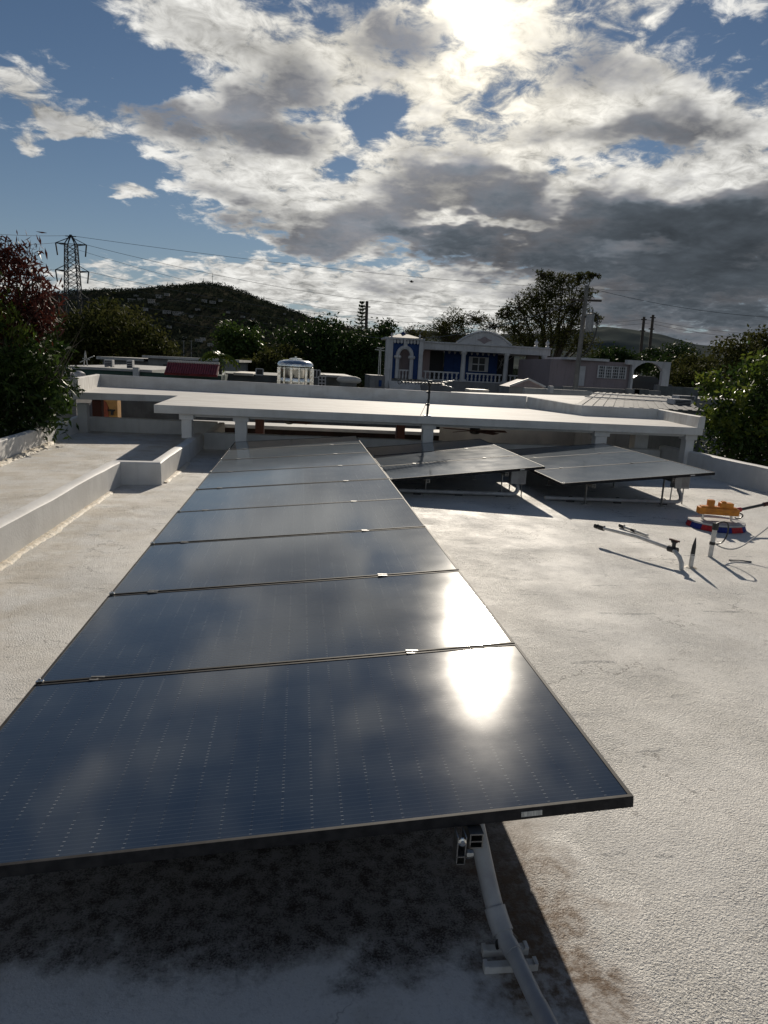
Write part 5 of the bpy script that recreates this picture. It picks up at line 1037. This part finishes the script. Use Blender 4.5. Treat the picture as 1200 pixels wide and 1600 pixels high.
# houses on the hill
HP = [(190, 484, 9), (198, 482, 8), (207, 473, 12), (222, 471, 11), (238, 474, 12), (250, 466, 10), (246, 478, 9), (262, 463, 9), (200, 489, 10), (262, 491, 13), (277, 493, 12), (284, 492, 9), (228, 486, 10), (155, 470, 8), (170, 468, 7), (320, 473, 9), (333, 475, 10), (345, 472, 7), (240, 512, 10), (266, 513, 8), (318, 532, 9), (300, 497, 8), (380, 497, 7), (357, 490, 7), (395, 500, 6), (312, 535, 12), (330, 541, 10), (345, 537, 9), (290, 529, 7), (160, 480, 7), (445, 492, 5), (456, 500, 5), (178, 476, 8), (214, 464, 7), (296, 470, 7), (310, 486, 8)]
def march(px, py):
    d = ray(px, py); best = None
    for k in range(600):
        y = 440+k*.9; p = CPOS+d*(y/d.y)
        if p.z <= float(hill_h(np.array([p.x]), np.array([p.y]))[0])+.3: return p
    return None
hr = random.Random(5); hproto = None
BANDS = [(0, 470, 'near the top of the hill'), (470, 479, 'on the upper slope of the hill'), (479, 490, 'on the middle slope of the hill'), (490, 505, 'low on the hill slope'), (505, 600, 'at the foot of the hill')]
ORDW = ['first', 'second', 'third', 'fourth', 'fifth', 'sixth', 'seventh', 'eighth', 'ninth', 'tenth', 'eleventh', 'twelfth']
HLAB = {}
for lo, hi, txt in BANDS:
    for k, h in enumerate(sorted(h for h in HP if lo <= h[1] < hi)): HLAB[h] = f'small pale house {txt}, {ORDW[k]} from the left'
for (px, py, w) in HP:
    p = march(px, py)
    if p is None: continue
    if hproto is None:
        hproto = thing('hillside_house', 'small pale house among the dark trees of the hillside', 'house', (0, 0, 0), 'houses on the hill')
        mb = MB(); mb.box(-.5, .5, -.3, .3, -.4, .30); mb.box(-.5, .1, -.42, -.301, .0, .02); mb.build('wall', 'hill_house_wall', hproto)
        mb = MB(); mb.box(-.56, .56, -.40, .36, .301, .36); mb.build('roof', 'hill_house_roof', hproto)
        for x in (-.32, 0, .3): mb = MB(); mb.box(x-.07, x+.07, -.312, -.301, .02, .2); mb.build('window', 'window_dark', hproto)
        o = hproto
    else: o = copy_tree(hproto)
    o['label'] = HLAB[(px, py, w)]
    s = w*p.y/FPX*.8; o.location = (p.x, p.y-4, p.z+s*.25); o.scale = (s, s*.9, s*hr.uniform(.55, .8)); o.rotation_euler = (0, 0, hr.uniform(-.5, .5))
for (px, py, h), od in zip(((262, 450, 7), (302, 449, 8), (318, 447, 9), (332, 446, 14)), ('leftmost of four thin radio masts on the hilltop', 'second radio mast from the left on the hilltop', 'third radio mast from the left on the hilltop', 'tallest thin radio mast at the hill summit')):
    p = ony(px, py, 900); t = thing('radio_mast', od, 'mast', (p.x, 900, p.z-6), 'masts on the hilltop'); mb = MB(); mb.tube([(0, 0, 0), (0, 0, 6+h)], [.35, .2], 5); mb.build('pole', 'galvanised', t); mb = MB(); mb.bar((-.9, 0, h*.8+5), (.9, 0, h*.8+5), .3); mb.build('crossbar', 'galvanised', t)
for px in (287, 299):
    p = ony(px, 533, 300); t = thing('lamp_post', ('left' if px < 290 else 'right')+' one of two thin pale posts before the hill foot', 'post', (p.x, 300, GZ), 'thin posts before the hill'); mb = MB(); mb.tube([(0, 0, 0), (0, 0, p.z-GZ)], [.25, .18], 6); mb.build('pole', 'concrete_pole', t); mb = MB(); mb.bar((-.8, 0, p.z-GZ), (.3, 0, p.z-GZ+.1), .25); mb.build('lamp_arm', 'concrete_pole', t)
# ------------------------------------------------------------------ pylon
TY = 240.0
tb, tp = ony(113.8, 500, TY), ony(110.5, 367, TY); O = Vector((tb.x, TY, GZ)); t = thing('power_pylon', 'lattice steel power pylon with cross-arms on the left skyline', 'pylon', O)
cx = tp.x; z_top = tp.z; z1 = ony(111, 382, TY).z; z2 = ony(112, 424, TY).z; z3 = ony(113, 466, TY).z
def hw(z): return float(np.interp(z, [GZ, z3, z1, z_top], [3.3, 2.1, 1.5, .15]))
def corner(z, i): w = hw(z); return Vector((cx+(-w, w, w, -w)[i], TY+(-w, -w, w, w)[i], z))
lev = list(np.linspace(GZ, z3, 4)[:-1])+list(np.linspace(z3, z1, 8))+[z_top]
mb = MB()
for a, b in zip(lev[:-1], lev[1:]):
    for i in range(4): mb.bar(corner(a, i), corner(b, i), .26)
mb.build('legs', 'galvanised', t, O)
for a, b in zip(lev[:-1], lev[1:]):
    m_ = MB()
    for i in range(4):
        j = (i+1) % 4; m_.bar(corner(a, i), corner(b, j), .15); m_.bar(corner(a, j), corner(b, i), .15); m_.bar(corner(b, i), corner(b, j), .15)
    m_.build('bracing', 'galvanised', t, O)
ARMS = []
for z, w in ((z1, 4.6), (z2, 5.0), (z3, 4.6)):
    for s in (-1, 1):
        m_ = MB(); tip = Vector((cx+s*w, TY, z+.2)); m_.bar(Vector((cx+s*hw(z), TY-hw(z), z)), tip, .26); m_.bar(Vector((cx+s*hw(z), TY+hw(z), z)), tip, .26); m_.bar(Vector((cx+s*hw(z+2), TY, z+2.0)), tip, .2); arm = m_.build('cross_arm', 'galvanised', t, O)
        m_ = MB(); e = tip+Vector((-s*.3*w*.3, 0, -3.6)); m_.tube([tip, tip.lerp(e, .5), e], .22, 6); m_.build('insulator', 'galvanised', arm, O); ARMS.append((tip, s))
m_ = MB(); m_.bar((cx-1.6, TY, z_top-.4), (cx+1.6, TY, z_top-.4), .25); m_.build('peak_bar', 'galvanised', t, O)
def wire(lab, a, b, sag, r, grp='power lines', n=36):
    a, b = Vector(a), Vector(b); mb = MB(); o = thing('power_line', lab, 'power line', a, grp)
    mb.tube([a.lerp(b, i/n)-Vector((0, 0, sag*4*(i/n)*(1-i/n))) for i in range(n+1)], r, 4, cap=False); mb.build('conductor', 'cable_dark', o, a); return o
tops = [Vector((cx+1.2, TY, z_top-.3))]+[tp_ for tp_, s in ARMS if s > 0]; topl = [Vector((cx-1.2, TY, z_top-.3))]+[tp_ for tp_, s in ARMS if s < 0]
ends_r = [(1010, 455, 330), (900, 482, 330), (900, 500, 330), (900, 515, 330)]; nm = ['topmost', 'upper', 'middle', 'lowest']
for k, (p, e) in enumerate(zip(tops, ends_r)): wire(f'{nm[k]} power line running from the pylon right across the sky', p, ony(*e), (3.0, 7.0, 7.5, 6.0)[k], .055)
for k, (p, e) in enumerate(zip(topl, [(-200, 342, 180), (-200, 372, 180), (-200, 405, 180), (-200, 452, 180)])): wire(f'{nm[k]} power line leaving the pylon to the left edge', p, ony(*e), 1.2, .05)
for k, (p, e) in enumerate(zip(topl[1:], [(830, 492, 320), (830, 505, 320), (830, 520, 320)])): wire(f'{nm[k+1]} far-side power line from the left arm of the pylon across the sky', p, ony(*e), 9.0, .045)
# ------------------------------------------------------------------ utility poles
UY = 38.0
a, b = ony(897.5, 608, UY), ony(917.5, 446, UY); O = Vector((a.x, UY, GZ)); t = thing('utility_pole', 'concrete utility pole with a transformer in front of the mauve house', 'pole', O)
mb = MB(); bb = Vector((a.x-(b.x-a.x)*.8*.0, UY, GZ)); mb.tube([bb, Vector((b.x, UY, b.z))], [.18, .10], 10); mb.build('shaft', 'concrete_pole', t, O, smooth=True)
c = ony(921.5, 504, UY-.35); mb = MB(); mb.lathe([(.02, -.48), (.19, -.48), (.21, -.44), (.21, .40), (.23, .42), (.23, .46), (.02, .50)], c, 18); tf = mb.build('transformer', 'box_grey', t, O, smooth=True)
for dx in (-.1, .1): mb = MB(); mb.lathe([(.03, .5), (.05, .55), (.03, .6), (.05, .65), (.02, .72)], (c.x+dx, c.y, c.z), 8); mb.build('bushing', 'concrete_pole', tf, O, smooth=True)
mb = MB(); mb.bar(Vector((a.lerp(b, .62).x, UY, c.z+.3)), c+Vector((0, 0, .3)), .08); mb.build('bracket', 'galvanised', t, O)
mb = MB(); mb.tube(arc(c+Vector((.42, 0, .35)), c+Vector((.55, 0, -1.3)), c+Vector((-.3, .3, -1.9)), 10), .035, 6); mb.tube([c+Vector((.42, 0, .35)), c+Vector((.30, 0, .45)), c+Vector((0, .2, .52))], .035, 6); mb.build('service_drop', 'black_plastic', t, O)
q = ony(915, 470, UY); mb = MB(); mb.bar(q-Vector((.9, 0, 0)), q+Vector((.9, 0, .05)), .10); mb.build('cross_arm', 'wood_pole', t, O)
top_ = Vector((b.x, UY, b.z-.1))
wire('thin wire from the utility pole sloping to the right edge of the sky', top_, ony(1330, 498, 36), .5, .011)
wire('thin wire from the utility pole passing left behind the blue house gable', top_-Vector((0, 0, .6)), ony(560, 524, 60), 1.0, .02)
for k, (px, pt, x0) in enumerate(((1006.5, 495, 1002), (1020.5, 492, 1015))):
    a, b = ony(x0, 560, 130), ony(px, pt, 130); t = thing('utility_pole', ('left' if k == 0 else 'right')+' one of two tall dark poles on the right skyline', 'pole', (a.x, 130, GZ), 'twin poles on the skyline')
    mb = MB(); mb.tube([(a.x, 130, GZ), b], [.36, .26], 8); mb.build('shaft', 'wood_pole', t, t.location)
    for z in (.5, 2.6):
        mb = MB(); mb.bar(b-Vector((.5, 0, z)), b+Vector((.55, 0, -z)), .2); mb.build('cross_arm', 'wood_pole', t, t.location)
    wire(('left' if k == 0 else 'right')+' pole wire running to the right edge above the trees', b-Vector((-.5, 0, .5+1.2*k)), ony(1330, 522+9*k, 120), 1.2, .025); wire(('left' if k == 0 else 'right')+' pole wire running left towards the big tree', b-Vector((.5, 0, .5+1.0*k)), ony(860, 493+4*k, 125), .8, .025)
a, b = ony(572, 530, 118), ony(573.5, 470.5, 118); t = thing('utility_pole', 'tall dark pole beside the conical pine', 'pole', (a.x, 118, GZ)); mb = MB(); mb.tube([(a.x, 118, GZ), b], [.30, .24], 8); mb.build('shaft', 'wood_pole', t, t.location)
mb = MB(); mb.bar(b-Vector((.6, 0, .9)), b+Vector((.6, 0, -.9)), .16); mb.build('cross_arm', 'wood_pole', t, t.location)
# bird perched on the topmost line
q = ony(643, 440.5, 200); t = thing('bird', 'tiny dark bird on the wire in mid-sky', 'bird', q)
mb = MB(); mb.lathe([(.02, -.62), (.10, -.42), (.24, -.1), (.26, .15), (.17, .34), (.15, .46), (.06, .60), (.01, .70)], (0, 0, .05), 10, axis='x'); mb.build('body', 'black_plastic', t, smooth=True)
for s in (-1, 1): mb = MB(); mb.add([(-.25, s*.15, .18), (.15, s*.18, .2), (.1, s*.5, .36), (-.3, s*.55, .38), (-.25, s*.15, .15), (.15, s*.18, .17), (.1, s*.5, .34), (-.3, s*.55, .36)], [(0, 1, 2, 3), (7, 6, 5, 4), (0, 1, 5, 4), (1, 2, 6, 5), (2, 3, 7, 6), (3, 0, 4, 7)]); mb.build('wing', 'black_plastic', t)
